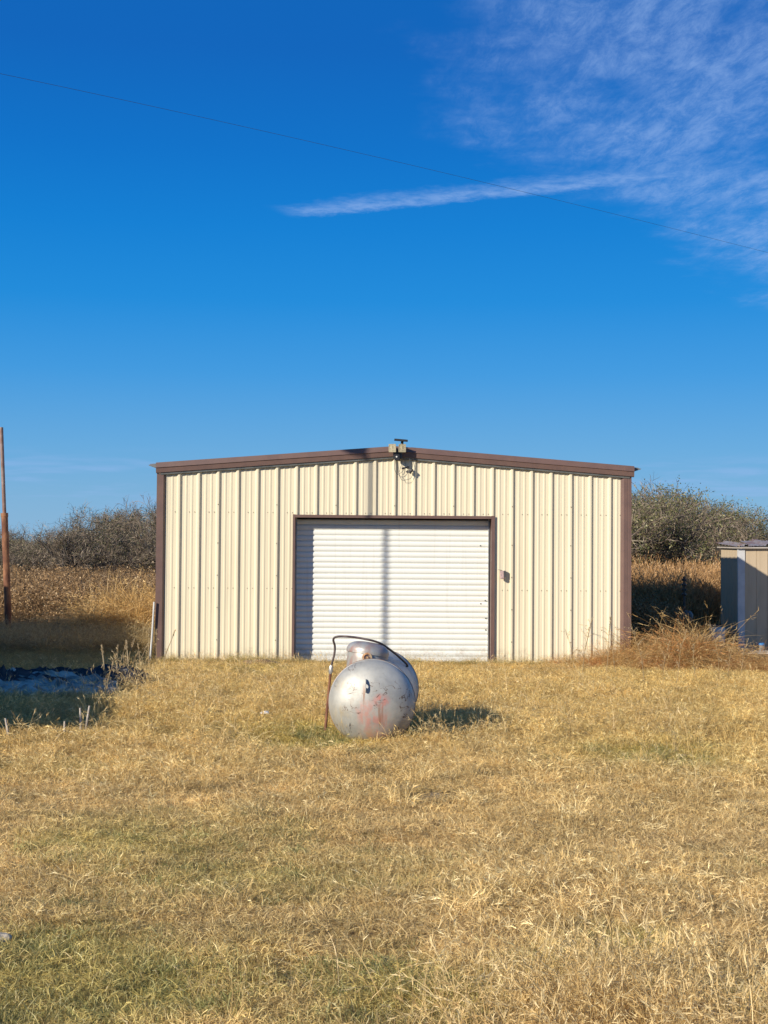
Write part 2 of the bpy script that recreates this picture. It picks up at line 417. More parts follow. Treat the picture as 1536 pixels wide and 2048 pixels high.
xs = np.concatenate([-grow(8, 2500, 28)[::-1], np.arange(-8, 8.01, .12), grow(8, 2500, 28)])
ys = np.concatenate([-grow(-3, 1500, 16)[::-1], np.arange(3, 24.01, .12), grow(24, 3500, 60)])
X, Y = np.meshgrid(xs, ys); Z = hz(X, Y)
nv = np.stack([X.ravel(), Y.ravel(), Z.ravel()], 1); nx = len(xs)
ii, jj = np.meshgrid(np.arange(len(ys) - 1), np.arange(nx - 1), indexing='ij'); a = (ii * nx + jj).ravel()
fq = np.stack([a, a + 1, a + nx + 1, a + nx], 1)
gm = bpy.data.meshes.new('ground')
gm.vertices.add(len(nv)); gm.vertices.foreach_set('co', nv.ravel())
gm.loops.add(fq.size); gm.loops.foreach_set('vertex_index', fq.ravel())
gm.polygons.add(len(fq)); gm.polygons.foreach_set('loop_start', np.arange(0, fq.size, 4))
gm.polygons.foreach_set('use_smooth', np.ones(len(fq), bool)); gm.materials.append(M['ground']); gm.update(calc_edges=True)
ob('ground', gm, kind='structure', label='dry pasture ground')

# ------------------------------------------------------------------ barn
YW = 22.13; XL, XR = -3.535, 3.845; XA = .155; DEP = 7.01; SL = .077; ZAP = 3.375
RIB0 = -3.19; RP = .3048
DX0, DX1, DZ = -1.385, 1.675, 2.275          # door opening


def ztop(x): return ZAP - abs(x - XA) * SL


barn = empty('metal_barn', (0, YW, 0), label='cream metal barn with brown trim and a low gable roof', cat='barn')


def profile(x0, x1, k0):
    """points (x, depth) of ribbed sheet; ribs centred at k0 + i*RP"""
    pts = []
    i = int(math.floor((x0 - k0) / RP)) - 1
    while k0 + i * RP < x1 + RP:
        c = k0 + i * RP
        pts += [(c - .040, 0), (c - .014, -.032), (c + .014, -.032), (c + .040, 0)]
        for mcen in (.108, .197):
            pts += [(c + mcen - .020, 0), (c + mcen - .010, -.0055), (c + mcen + .010, -.0055), (c + mcen + .020, 0)]
        i += 1

    def at(x):
        for (a, b), (c, d) in zip(pts, pts[1:]):
            if a <= x <= c and c > a: return b + (d - b) * (x - a) / (c - a)
        return 0
    res = [(x0, at(x0))] + [p for p in pts if x0 + 1e-4 < p[0] < x1 - 1e-4] + [(x1, at(x1))]
    return res, at


def wall_panel(x0, x1, k0, zt, hole=None, off=0.0):
    mb = MB(); pr, at = profile(x0, x1, k0)
    if hole:
        for e in hole[:2]:
            if x0 < e < x1 and all(abs(e - p[0]) > 1e-4 for p in pr): pr.append((e, at(e)))
        pr.sort()
    for (a, da), (b, db) in zip(pr, pr[1:]):
        m_ = (a + b) / 2; zb = 0.0
        if hole and hole[0] < m_ < hole[1]: zb = hole[2]
        for s_ in (0, 1):
            o_ = off + s_ * .0012
            mb.add([(a, da + o_, zb), (b, db + o_, zb), (b, db + o_, zt(b)), (a, da + o_, zt(a))], [(0, 1, 2, 3)])
    return mb


laps = [RIB0 + RP * (2 + 3 * j) for j in range(7)]
edges = [XL + .09] + laps + [XR - .09]
for i in range(8):
    mb = wall_panel(edges[i] - (.03 if i else 0), edges[i + 1] + (.03 if i < 7 else 0), RIB0, lambda x: ztop(x) - .09, (DX0 - .0, DX1 + .0, DZ), -.002 * (i % 2))
    ob('wall_panel', mb.mesh('front_wall_panel', M['cream']), barn)
# screws of the front sheets: tiny, joined
sb = MB(); rnd = random.Random(3)
for k in range(23):
    x = RIB0 + k * RP; lap = (k - 2) % 3 == 0
    zs = [.35, .85, 1.35, 1.85, 2.45] if lap else []
    for z in zs:
        if DX0 < x < DX1 and z < DZ + .05: continue
        sb.lathe([(.0, -.040), (.009, -.039), (.010, -.033)], 6, (x + rnd.uniform(-.004, .004), 0, z), 'y')
    for z in (.06, 2.33, 1.15):
        for dx_ in (-.062, .16):
            xx = x + dx_
            if xx < XL + .12 or xx > XR - .12 or (DX0 - .03 < xx < DX1 + .03 and z < DZ): continue
            sb.lathe([(.0, -.009), (.007, -.008), (.008, -.002)], 6, (xx, 0, z), 'y')
ob('screw', sb.mesh('screws', M['screw']), barn, kind='stuff')
# side and rear walls
sd = DEP - .1
for j in range(10):
    a, b = .05 + j * sd / 10, .05 + (j + 1) * sd / 10
    mb = wall_panel(a, b + (.02 if j < 9 else 0), .2, lambda x: ztop(XR) - .09, None, -.002 * (j % 2)); me = mb.mesh('side_wall_panel', M['cream'])
    ob('wall_panel', me, barn, (XR - .04, 0, 0), (0, 0, R(90)))
    ob('wall_panel', me, barn, (XL + .04, DEP, 0), (0, 0, R(-90)))
for j in range(8):
    w = (XR - XL) / 8; a = -XR + j * w
    mb = wall_panel(a, a + w + (.02 if j < 7 else 0), .1, lambda x: ztop(-x) - .09, None, -.002 * (j % 2))
    ob('wall_panel', mb.mesh('rear_wall_panel', M['cream']), barn, (0, DEP, 0), (0, 0, R(180)))
# roof sheets: two slopes, ribs run down the slope
for side in (-1, 1):
    half = (XA - XL) if side < 0 else (XR - XA)
    run = half + .13
    for j in range(8):
        y0 = j * .9144 - .03; mb = MB(); pr, _ = profile(y0, min(y0 + .94, DEP + .03), .1)
        for (a, da), (b, db) in zip(pr, pr[1:]):
            for t in (0, .0015):
                mb.add([(0, a, -da + t + .002 * (j % 2)), (0, b, -db + t + .002 * (j % 2)), (side * run, b, -db - run * SL + t + .002 * (j % 2)), (side * run, a, -da - run * SL + t + .002 * (j % 2))], [(0, 1, 2, 3)])
        ob('roof_panel', mb.mesh('roof_panel', M['galv']), barn, (XA, 0, ZAP - .035))
ridge = MB(); ridge.prism([(XA - .18, ZAP - .012), (XA, ZAP + .004), (XA + .18, ZAP - .012), (XA, ZAP - .004)], -.03, DEP + .03, 'y')
ob('ridge_cap', ridge.mesh('ridge_cap', M['brown']), barn)


def rake(x0, x1, proud=0.0):
    """fascia piece following the roof slope"""
    mb = MB(); pf = [(-.0, .0), (-.085 - proud, .0), (-.100 - proud, -.080), (-.086 - proud, -.088), (-.078 - proud, -.158), (-.02, -.165)]
    n = len(pf); vs = [(x, y, ztop(x) + z + (proud if i < 2 else 0)) for x in (x0, x1) for i, (y, z) in enumerate(pf)]
    mb.add(vs, [(i, (i + 1) % n, n + (i + 1) % n, n + i) for i in range(n)] + [tuple(range(n)), tuple(range(2 * n - 1, n - 1, -1))])
    return mb


ob('rake_trim', rake(XL - .01, XA).mesh('rake_trim', M['brown']), barn)
ob('rake_trim', rake(XA, .415).mesh('rake_trim', M['brown']), barn)
ob('rake_trim', rake(.409, XR + .035, .003).mesh('rake_trim', M['brown']), barn)
# narrow grey closure strip below the brown rake
for x0, x1 in ((XL + .06, XA), (XA, XR - .03)):
    mb = MB(); pf = [(-.01, -.150), (-.062, -.160), (-.055, -.192), (-.034, -.196)]; n = 4
    mb.add([(x, y, ztop(x) + z) for x in (x0, x1) for y, z in pf], [(i, (i + 1) % n, n + (i + 1) % n, n + i) for i in range(n)] + [(0, 1, 2, 3), (7, 6, 5, 4)])
    ob('closure_strip', mb.mesh('closure_strip', M['gutter']), barn)
# eave gutters along the sides, seen end-on as little points
for side in (-1, 1):
    x = (XL - .0) if side < 0 else (XR + .02); z = ztop(XL if side < 0 else XR)
    mb = MB(); mb.prism([(x, z - .012), (x + side * .135, z - .035), (x + side * .125, z - .045), (x, z - .085)], -.03, DEP, 'y')
    ob('eave_trim', mb.mesh('eave_trim', M['gutter']), barn)
# corner trims
mb = MB(); mb.prism([(XL - .0, -.045), (XL + .105, -.045), (XL + .135, -.004), (XL + .135, .0), (XL, .0)], 0.0, 2.925, 'z')
mb.box((XL, .001, 0), (XL + .03, .12, 2.925)); ob('corner_trim', mb.mesh('corner_trim', M['brown']), barn)
mb = MB(); mb.prism([(XR - .165, .0), (XR - .165, -.004), (XR - .118, -.045), (XR - .060, -.045), (XR - .056, -.040), (XR - .050, -.045), (XR, -.045), (XR, .0)], 0.0, 2.935, 'z')
mb.box((XR - .03, .001, 0), (XR, .12, 2.935)); ob('corner_trim', mb.mesh('corner_trim', M['brown']), barn)
for xx in (XL + .0, XR - .1):
    mb = MB(); mb.box((xx, DEP, 0), (xx + .1, DEP + .045, 2.925)); ob('corner_trim', mb.mesh('corner_trim', M['brown']), barn)

# door frame: trim around the opening with a deep return
RD = .23                                    # how far the curtain sits back
mb = MB(); mb.prism([(DX0 - .030, -.040), (DX0 + .006, -.040), (DX0 + .006, RD + .03), (DX0 - .012, RD + .03), (DX0 - .012, -.034), (DX0 - .030, -.034)], 0, DZ + .03, 'z')
ob('door_jamb', mb.mesh('door_jamb', M['brown']), barn)
mb = MB(); mb.prism([(DX1 - .004, -.040), (DX1 + .050, -.040), (DX1 + .050, -.034), (DX1 + .012, -.034), (DX1 + .012, RD + .03), (DX1 - .004, RD + .03)], 0, DZ + .03, 'z')
ob('door_jamb', mb.mesh('door_jamb', M['brown']), barn)
mb = MB(); mb.prism([(-.041, DZ - .018), (-.041, DZ + .025), (-.034, DZ + .025), (-.034, DZ - .006), (RD + .02, DZ - .006), (RD + .02, DZ - .018)], DX0 + .0061, DX1 - .0041, 'x')
ob('door_header', mb.mesh('door_header', M['brown']), barn)

# roll-up door: slats are separate pieces
door = empty('roll_up_door', (0, RD, 0)); door.parent = barn
NS = 25; SP = .0855; z0 = .10
mb = MB(); pf = []
for t in np.linspace(0, 1, 8): pf.append((-.002 - .016 * math.sin(math.pi * t) ** .35, SP * (.085 + .90 * t)))
pf = [(.004, 0.0), (-.001, .002)] + pf + [(.004, SP)]
x0, x1 = DX0 + .02, DX1 - .035
mb.add([(x, y, z) for x in (x0, x1) for y, z in pf], [(i, i + 1, len(pf) + i + 1, len(pf) + i) for i in range(len(pf) - 1)])
slm = mb.mesh('slat', M['white'], True, 40)
for k in range(NS):
    o = ob('slat', slm, door, (0, .0015 * math.sin(k * 2.1), z0 + k * SP)); o.rotation_euler = (0, R(.05 * math.sin(k * 1.3)), 0)
mb = MB(); mb.bbox((x0, -.03, .015), (x1, .012, .098), .004); mb.box((x0 + .03, -.036, .03), (x1 - .03, -.03, .045))
ob('bottom_rail', mb.mesh('bottom_rail', M['white']), door)
for xa in (DX0 + .0065, DX1 - .0345):
    mb = MB(); mb.box((xa, -.045, .0), (xa + .016, .03, DZ - .02)); ob('door_guide', mb.mesh('door_guide', M['galv']), door)
mb = MB(); mb.box((DX0 + .01, .035, 0), (DX1 - .01, .05, DZ)); ob('backing', mb.mesh('backing', M['dark']), door)
mb = MB(); mb.lathe([(0, -.024), (.010, -.023), (.012, -.012)], 8, (0, 0, 0), 'y'); rvm = mb.mesh('rivet', M['darkgrey'])
for x, z in ((1.52, 1.84), (1.53, .93), (1.60, .98), (1.61, .70), (1.61, .52)): ob('rivet', rvm, door, (x, 0, z))
# concrete sill
mb = MB(); mb.box((DX0 - .1, -.05, -.1), (DX1 + .1, .3, .012)); ob('door_sill', mb.mesh('door_sill', M['block']), barn)

# ------------------------------------------------------------------ fixtures on the barn
fx = .155
sec = empty('security_light', (fx, YW - .10, 3.30), label='twin-headed security floodlight with a small dark solar panel at the gable peak', cat='floodlight')
mb = MB(); mb.bbox((-.02, -.07, -.13), (.12, .005, .0), .012); mb.bbox((.0, -.10, -.155), (.085, -.06, -.05), .01); ob('sensor_housing', mb.mesh('sensor_housing', M['black']), sec)
mb = MB(); mb.lathe([(0, -.105), (.010, -.112), (.015, -.10), (.016, -.07)], 16, (.035, 0, -.10), 'y'); ob('sensor_lens', mb.mesh('sensor_lens', M['pvc'], True), sec)
for x, rz in ((-.022, R(-14)), (.115, R(4))):
    hd = ob('lamp_head', None, sec, (x, -.09, .045), (R(8), 0, rz)) if False else None
    mb = MB()
    mb.add([(-.052, -.05, -.058), (.052, -.05, -.058), (.052, -.05, .058), (-.052, -.05, .058), (-.03, .05, -.03), (.03, .05, -.03), (.03, .05, .03), (-.03, .05, .03)],
           [(0, 1, 2, 3), (7, 6, 5, 4), (0, 4, 5, 1), (1, 5, 6, 2), (2, 6, 7, 3), (3, 7, 4, 0)])
    for a in ((-.056, -.056, -.062, .056, -.045, -.052), (-.056, -.056, .052, .056, -.045, .062), (-.056, -.056, -.052, -.047, -.045, .052), (.047, -.056, -.052, .056, -.045, .052)):
        mb.box(a[:3], a[3:])
    o = ob('lamp_head', mb.mesh('lamp_head', M['lamp']), sec, (x, -.09, .04), (R(8), 0, rz))
    mb = MB(); mb.box((-.045, -.052, -.05), (.045, -.0505, .05)); mb.box((-.008, -.058, -.012), (.008, -.052, .035)); ob('lens', mb.mesh('lens', M['lens']), o)
    mb = MB(); mb.tube([(x, -.05, .0), (x * .5 + .03, -.04, -.03), (.05, -.03, -.06)], .012, 8); ob('arm', mb.mesh('arm', M['darkgrey'], True), sec)
mb = MB(); mb.tube([(.115, -.04, .09), (.12, -.03, .15)], .022, 10); mb.tube([(.10, -.03, -.02), (.115, -.03, .10)], .012, 8); ob('panel_stem', mb.mesh('panel_stem', M['black'], True, 40), sec)
mb = MB(); mb.bbox((-.105, -.085, -.018), (.105, .075, .012), .003); o = ob('solar_panel', mb.mesh('solar_panel', [M['black']]), sec, (.10, -.03, .165), (R(3), R(4.5), 0))
mb = MB(); mb.box((-.095, -.075, .0125), (.095, .065, .0135)); ob('solar_cell', mb.mesh('solar_cell', M['panel']), o)

wr = empty('dangling_wiring', (.30, YW - .045, 2.98), label='loose cable loops with two dangling light sockets below the gable peak', cat='wiring')


def smooth_path(p, n=8):
    p = [Vector(q) for q in p]; out_ = []
    for i in range(len(p) - 1):
        a = p[max(i - 1, 0)]; b = p[i]; c = p[i + 1]; d = p[min(i + 2, len(p) - 1)]
        for k in range(n):
            t = k / n; out_.append(.5 * ((2 * b) + (c - a) * t + (2 * a - 5 * b + 4 * c - d) * t * t + (3 * b - a - 3 * c + d) * t ** 3))
    return out_ + [p[-1]]


loops = [[(-.14, 0, .22), (-.142, -.01, .10), (-.14, -.01, .04), (-.118, -.01, -.02), (-.09, -.01, -.05)],
         [(-.02, 0, .22), (-.035, -.01, .12), (-.055, -.02, .03), (-.07, -.01, -.01)],
         [(.02, -.02, .06), (-.02, -.02, .0), (-.06, -.02, -.03), (-.098, -.01, -.05)],
         [(-.07, -.01, -.05), (-.04, -.02, -.11), (-.015, -.02, -.135), (.05, -.02, -.125), (.105, -.02, -.105), (.135, -.02, -.06), (.13, -.02, .0)],
         [(.13, 0, .22), (.13, -.01, .15), (.14, -.02, .09), (.125, -.03, .03)],
         [(.02, 0, .2), (.022, -.01, .12), (.03, -.01, .06)], [(.10, 0, .2), (.095, -.01, .11), (.08, -.01, .07)]]
for p in loops:
    mb = MB(); mb.tube(smooth_path(p), .0035, 5); ob('cable', mb.mesh('cable', M['wire'], True), wr)
for a, b, r, mt in (((-.03, -.03, .045), (.085, -.03, .075), .017, 'black'), ((.085, -.04, -.02), (.135, -.04, .035), .034, 'darkgrey')):
    mb = MB(); d = Vector(b) - Vector(a); mb.tube([Vector(a), Vector(a) + d * .25, Vector(a) + d * .4, Vector(a) + d * .85, Vector(b)], [r * .8, r, r * .7, r, r * .6], 10)
    ob('lamp_socket', mb.mesh('lamp_socket', M[mt], True, 50), wr)

box = empty('outlet_box', (1.85, YW - .02, 1.40), label='small weathered outlet box with a flipped-up cover right of the roll-up door', cat='outlet')
mb = MB(); mb.bbox((-.045, -.055, -.05), (.045, .0, .055), .01); ob('box', mb.mesh('outlet', M['pinkgrey']), box)
mb = MB(); mb.box((-.004, 0, 0), (.0, .05, .055)); 
mb = MB(); mb.add([(-.075, -.075, .068), (-.01, -.05, .056), (-.01, .0, .056), (-.075, -.02, .068), (-.075, -.075, .073), (-.01, -.05, .062), (-.01, .0, .062), (-.075, -.02, .073)],
                  [(0, 1, 2, 3), (4, 7, 6, 5), (0, 4, 5, 1), (1, 5, 6, 2), (2, 6, 7, 3), (3, 7, 4, 0)]); ob('cover', mb.mesh('cover', M['black']), box)
mb = MB(); mb.bbox((-.04, -.085, -.075), (.02, -.03, -.035), .008); ob('plug', mb.mesh('plug', M['pinkgrey']), box)
mb = MB(); mb.box((.012, -.060, -.045), (.047, -.002, .053)); ob('side_plate', mb.mesh('side_plate', M['darkgrey']), box)

# ------------------------------------------------------------------ propane tank
TX, TY, TZ = -.066, 13.90, .338; TR = .396; TL = 1.42; TA = R(-2.6)
tank = empty('propane_tank', (TX, TY, TZ), TA, label='worn silver propane tank lying in the grass before the barn door', cat='tank')
mb = MB(); hl = TL / 2; pr = []
for t in np.linspace(0, math.pi / 2, 17): pr.append((max(TR * math.sin(t), .0005), -hl - .24 * math.cos(t)))
pr += [(TR + .004, -hl + .002), (TR + .005, -hl + .03), (TR, -hl + .036), (TR, hl - .036), (TR + .005, hl - .03), (TR + .004, hl - .002)]
for t in np.linspace(math.pi / 2, 0, 13): pr.append((max(TR * math.sin(t), .0005), hl + .24 * math.cos(t)))
mb.lathe(pr, 72, (0, 0, 0), 'y')
tm = mb.mesh('tank_shell', M['tank'], True, 60)
# the shader's spots are placed for a head at y=-.2: give the shell its own origin there
for vtx in tm.vertices: vtx.co.y += hl
ob('tank_shell', tm, tank, (0, -hl, 0))
for yy in (-hl + .012, hl - .012):
    mb = MB(); mb.lathe([(TR - .002, yy - .012), (TR + .009, yy - .006), (TR + .009, yy + .006), (TR - .002, yy + .012)], 72, (0, 0, 0), 'y'); ob('weld_seam', mb.mesh('weld_seam', M['seam'], True), tank)
# lifting lug on the front head
mb = MB(); n = 16; ro, ri = .052, .019; thick = .006
def head_y(x, z):
    q_ = min((x * x + z * z) / TR ** 2, .99); return -hl - .24 * math.sqrt(1 - q_)
lx, lz = -.045, .175; ly = head_y(lx, lz)
vs, fs = [], []
for sx in (-thick / 2, thick / 2):
    for r_ in (ro, ri):
        for k in range(n): t = 2 * math.pi * k / n; vs.append((sx, r_ * math.cos(t) * (.62 if r_ == ro else 1), r_ * math.sin(t) * (1.25 if r_ == ro else 1)))
for k in range(n):
    j = (k + 1) % n
    fs += [(k, j, n + j, n + k), (2 * n + k, 3 * n + k, 3 * n + j, 2 * n + j), (k, 2 * n + k, 2 * n + j, j), (n + k, n + j, 3 * n + j, 3 * n + k)]
mb.add(vs, fs); ob('lifting_lug', mb.mesh('lifting_lug', M['tank']), tank, (lx, ly - .012, lz), (R(-22), 0, R(3)))
# dome
dmx, dmy = -.060, -hl + .26
mb = MB(); mb.lathe([(.196, -.16), (.192, .02), (.190, .07), (.188, .075)], 48); ob('valve_dome', mb.mesh('valve_dome', M['dome'], True, 50), tank, (dmx, dmy, TR - .02), (0, R(2), 0))
lid = MB(); lp = [(.1945, -.030), (.201, -.028), (.201, -.004)]
for t in np.linspace(.06, 1, 14): lp.append((max(.201 * max(math.cos(t * math.pi / 2), 0) ** .62, .0005), -.004 + .088 * math.sin(t * math.pi / 2)))
lid.lathe(lp, 48); ob('dome_lid', lid.mesh('dome_lid', M['dome'], True, 50), tank, (dmx + .004, dmy, TR + .062), (R(-3), R(8), 0))
mb = MB(); mb.lathe([(.046, 0), (.046, -.012), (.030, -.016), (.028, .0), (.026, .03)], 20, (0, 0, 0), 'y'); mb.tube([(0, .02, 0), (0, -.03, -.004)], [.016, .014], 8)
ob('filler_port', mb.mesh('filler_port', M['rustbrass'], True, 40), tank, (dmx + .01, dmy - .193, TR - .005 + .02))
for yy in (-hl + .18, hl - .18):
    mb = MB(); mb.box((-.2, yy - .03, -TR - .03), (.2, yy + .03, -TR * .80)); ob('foot', mb.mesh('foot', M['rust']), tank)
# hose and its upright rod
hs_ = empty('gas_line', (-.51, 13.75, 0), label='rusty upright pipe with a dark hose arching over the tank dome', cat='gas pipe')
def W2(px, py, y):   # photo pixel -> point at distance y, only for reading positions off the photo
    return Vector(((px - 768) / 2844 * y, y, EYE - (py - 1104 - (px - 768) * .00785) / 2844 * y))
def rel(px, py, y): return W2(px, py, y) - Vector((-.51, 13.75, 0))
yv = 13.75
mb = MB(); mb.tube([rel(654, 1468, 13.6), rel(659, 1400, yv), rel(664, 1345, yv)], [.014, .013, .012], 8); ob('pipe', mb.mesh('pipe', M['rust'], True, 50), hs_)
mb = MB(); mb.tube([rel(663, 1347, yv), rel(664, 1342, yv), rel(665, 1334, yv), rel(665, 1330, yv)], [.013, .019, .019, .013], 8); ob('fitting', mb.mesh('fitting', M['galv'], True, 40), hs_)
mb = MB(); hp = smooth_path([rel(665, 1332, yv), rel(671, 1308, yv), rel(672, 1292, yv), rel(669, 1279, yv - .02), rel(676, 1273, yv - .04), rel(700, 1273, yv - .08), rel(728, 1277, 13.42), rel(760, 1285, 13.42), rel(785, 1301, 13.6), rel(802, 1315, 13.8), rel(814, 1326, 13.95), rel(817, 1331, 14.02), rel(812, 1334, 14.05)], 7)
mb.tube(hp, .0105, 8); ob('hose', mb.mesh('hose', M['hose'], True), hs_)

# ------------------------------------------------------------------ shed at the right
shed = empty('storage_shed', (6.22, 24.9, 0), label='low tan wooden shed with a white corner board beyond the barn', cat='shed')
SH = 1.84; gp = .203
def board(w, h, name, loc, rot, par, mat='siding', notch=None):
    mb_ = MB(); mb_.box((.004, 0, 0), (w - .004, .014, h)); mb_.box((-.0, .006, 0), (w, .016, h - .001)); return ob('siding_board', mb_.mesh('siding_board', M[mat]), par, loc, rot)
for k in range(7): board(min(gp, 1.33 - k * gp), SH + .02 - .0 * k, '', (0, 1.36 - k * gp, .03), (0, 0, R(-90)), shed)
xk = .10
for k in range(2): board(gp, SH - .02, '', (xk + k * gp, 0, .03), (0, 0, 0), shed)
mb = MB(); mb.box((-.012, -.018, .0), (.098, .0, SH - .005)); mb.box((-.022, -.018, .0), (-.0125, .05, SH - .005)); ob('corner_board', mb.mesh('corner_board', M['whitetrim']), shed)
xd = xk + 2 * gp + .012
mb = MB(); mb.box((xd, -.012, .03), (xd + .05, .0, 1.70)); mb.box((xd, -.012, 1.70), (xd + .9, .0, 1.75)); mb.box((xd + .85, -.012, .03), (xd + .9, 0, 1.70)); ob('door_frame', mb.mesh('door_frame', M['darkgrey']), shed)
mb = MB(); mb.box((xd + .05, .02, .03), (xd + .85, .04, 1.70)); ob('door', mb.mesh('door', M['siding']), shed)
mb = MB(); mb.box((xd - .012, .0005, 1.752), (xd + 1.4, .016, SH - .02)); mb.box((xd + .9, .0005, .03), (xd + 1.4, .016, 1.752)); mb.box((0, 1.34, .03), (2.0, 1.355, SH)); mb.box((xd + 1.385, .017, .03), (xd + 1.4, 1.34, SH)); ob('wall', mb.mesh('wall', M['siding']), shed)
mb = MB(); mb.box((-.03, -.05, SH), (2.1, 1.45, SH + .022)); ob('roof_deck', mb.mesh('roof_deck', M['wood']), shed, (0, 0, 0), (R(.6), R(-.7), 0))
for (a, b, c, d, rz, rx) in ((-.04, .0, .30, 1.3, 3, 1), (.28, .1, .8, 1.35, -3, 2.2), (.62, -.03, 2.0, 1.3, 1, .8)):
    mb = MB(); nn = 16; vs = []
    for yy, zz in ((b, .0), (d, .05)):
        for k in range(nn + 1): vs.append((a + (c - a) * k / nn, yy, zz + .012 * (k % 2) + (.028 if 6 < k < 10 and a < .5 else 0)))
    mb.add(vs, [(k, k + 1, nn + 2 + k, nn + 1 + k) for k in range(nn)]); vs2 = [(x, y, z + .003) for x, y, z in vs]; mb.add(vs2, [(k, k + 1, nn + 2 + k, nn + 1 + k) for k in range(nn)])
    ob('roof_sheet', mb.mesh('roof_sheet', M['tin']), shed, (0, 0, SH + .03), (R(rx), R(-1.0), R(rz)))

# litter of things by the shed
bl = empty('plastic_barrel', (5.72, 24.4, 0), label='pale blue plastic barrel standing in shade left of the shed corner', cat='barrel')
mb = MB(); mb.lathe([(.005, .0), (.12, .0), (.135, .03), (.137, .15), (.131, .165), (.138, .18), (.138, .36), (.131, .375), (.137, .39), (.13, .50), (.11, .52), (.002, .525)], 28); ob('body', mb.mesh('barrel_body', M['barrel'], True, 50), bl)
mb = MB(); mb.lathe([(.135, .50), (.142, .505), (.142, .52), (.12, .53)], 28); ob('rim', mb.mesh('rim', M['black'], True, 40), bl)
bk = empty('black_bucket', (5.97, 24.4, 0), label='black bucket beside the pale blue barrel', cat='bucket')
mb = MB(); mb.lathe([(.002, .01), (.10, .0), (.115, .38), (.125, .385), (.122, .40), (.11, .39), (.095, .03), (.002, .03)], 24); ob('body', mb.mesh('bucket_body', M['black'], True, 40), bk)
mb = MB(); mb.tube([(.12 * math.cos(t), -.03, .39 + .11 * math.sin(t)) for t in np.linspace(0, math.pi, 12)], .005, 6); ob('handle', mb.mesh('handle', M['galv'], True), bk)
sm = empty('paint_bucket', (6.52, 24.6, 0), label='small grey bucket with a bright blue lid against the shed front', cat='bucket')
mb = MB(); mb.lathe([(.002, 0), (.055, 0), (.066, .11), (.066, .125)], 20); ob('body', mb.mesh('pail', M['galv'], True, 40), sm, (0, 0, .06))
mb = MB(); mb.lathe([(.002, .155), (.05, .155), (.070, .150), (.071, .118), (.066, .118)], 20); ob('lid', mb.mesh('lid', M['bluelid'], True, 40), sm, (0, 0, .06))
for i, (x, y, w, l, rz, z, lb) in enumerate(((6.35, 24.1, .12, 1.1, 3, .035, 'lowest pale weathered board lying in front of the shed'), (6.25, 24.0, .09, .75, -4, .062, 'short grey weathered board lying across the others by the shed'), (6.68, 24.2, .14, .9, 8, .085, 'topmost pale board of the small pile before the shed'))):
    mb = MB(); mb.bbox((-l / 2, -w / 2, 0), (l / 2, w / 2, .022), .003); ob('loose_board', mb.mesh('loose_board', M['wood']), None, (x, y, z), (R(2), R(-1), R(rz)), label=lb, cat='board')
ps = empty('machinery_post', (5.62, 26.6, 0), label='dark rusty post with stacked fittings standing in the tall weeds', cat='metal post')
mb = MB(); mb.tube([(0, 0, 0), (.0, 0, 1.32)], .022, 8); ob('post', mb.mesh('post', M['darkgrey'], True, 50), ps)
for k in range(4):
    mb = MB(); mb.lathe([(.02, -.02), (.045, -.018), (.05, 0), (.045, .016), (.02, .02)], 14); ob('ring', mb.mesh('ring', M['black'], True, 40), ps, (0, 0, .98 + k * .09), (R(6 * (-1) ** k), R(7), 0))
mb = MB(); mb.lathe([(.01, .0), (.10, .02), (.12, .12), (.10, .20), (.05, .24), (.005, .25)], 16); ob('motor_cover', mb.mesh('motor_cover', M['gutter'], True), ps, (.03, 0, .44), (R(12), R(8), 0))

# ------------------------------------------------------------------ things at the left
pole = empty('rusty_pipe_pole', (-6.95, 26.5, 0), label='tall leaning rusty steel pipe pole at the far left edge', cat='pole')
lean = -.052
mb = MB(); pts = [(z * lean, 0, z) for z in np.linspace(-.2, 2.35, 12)]; mb.tube(pts, [.062 + .003 * math.sin(i * 2.3) for i in range(12)], 14); ob('lower_pipe', mb.mesh('lower_pipe', M['rust'], True, 50), pole)
mb = MB(); mb.tube([(2.33 * lean, 0, 2.33), (2.40 * lean, 0, 2.40)], .068, 14); ob('collar', mb.mesh('collar', M['rust'], True, 50), pole)
mb = MB(); mb.tube([(z * lean * (1 + .0 * z), 0, z) for z in np.linspace(2.35, 4.0, 8)], .036, 12); ob('upper_pipe', mb.mesh('upper_pipe', M['rust2'], True, 50), pole)
pipe = MB(); pipe.tube([(0, 0, 0), (.03, 0, .45), (.055, 0, .93)], .015, 12)
ob('plastic_pipe', pipe.mesh('plastic_pipe', M['pvc'], True, 50), None, (-3.60, YW - .09, 0.0), (0, 0, 0), label="white plastic pipe leaning on the barn's left corner", cat='pipe')
for i, (x, z, rz, lb) in enumerate(((-6.98, 0, 3, 'lower grey concrete block beside the rusty pole'), (-6.99, .195, -4, 'upper grey concrete block stacked beside the rusty pole'))):
    b = empty('concrete_block', (x - .12, 25.6, z + (.0 if i == 0 else 0)), R(rz), label=lb, cat='block', group='concrete blocks by the rusty pole')
    mb = MB(); mb.bbox((-.2, -.1, 0), (.2, .1, .19), .006); ob('block_body', mb.mesh('block_body', M['block']), b)
    mb = MB(); mb.box((-.15, -.06, .1895), (-.03, .06, .1915)); mb.box((.03, -.06, .1895), (.15, .06, .1915)); ob('core_hole', mb.mesh('core_hole', M['dark']), b)


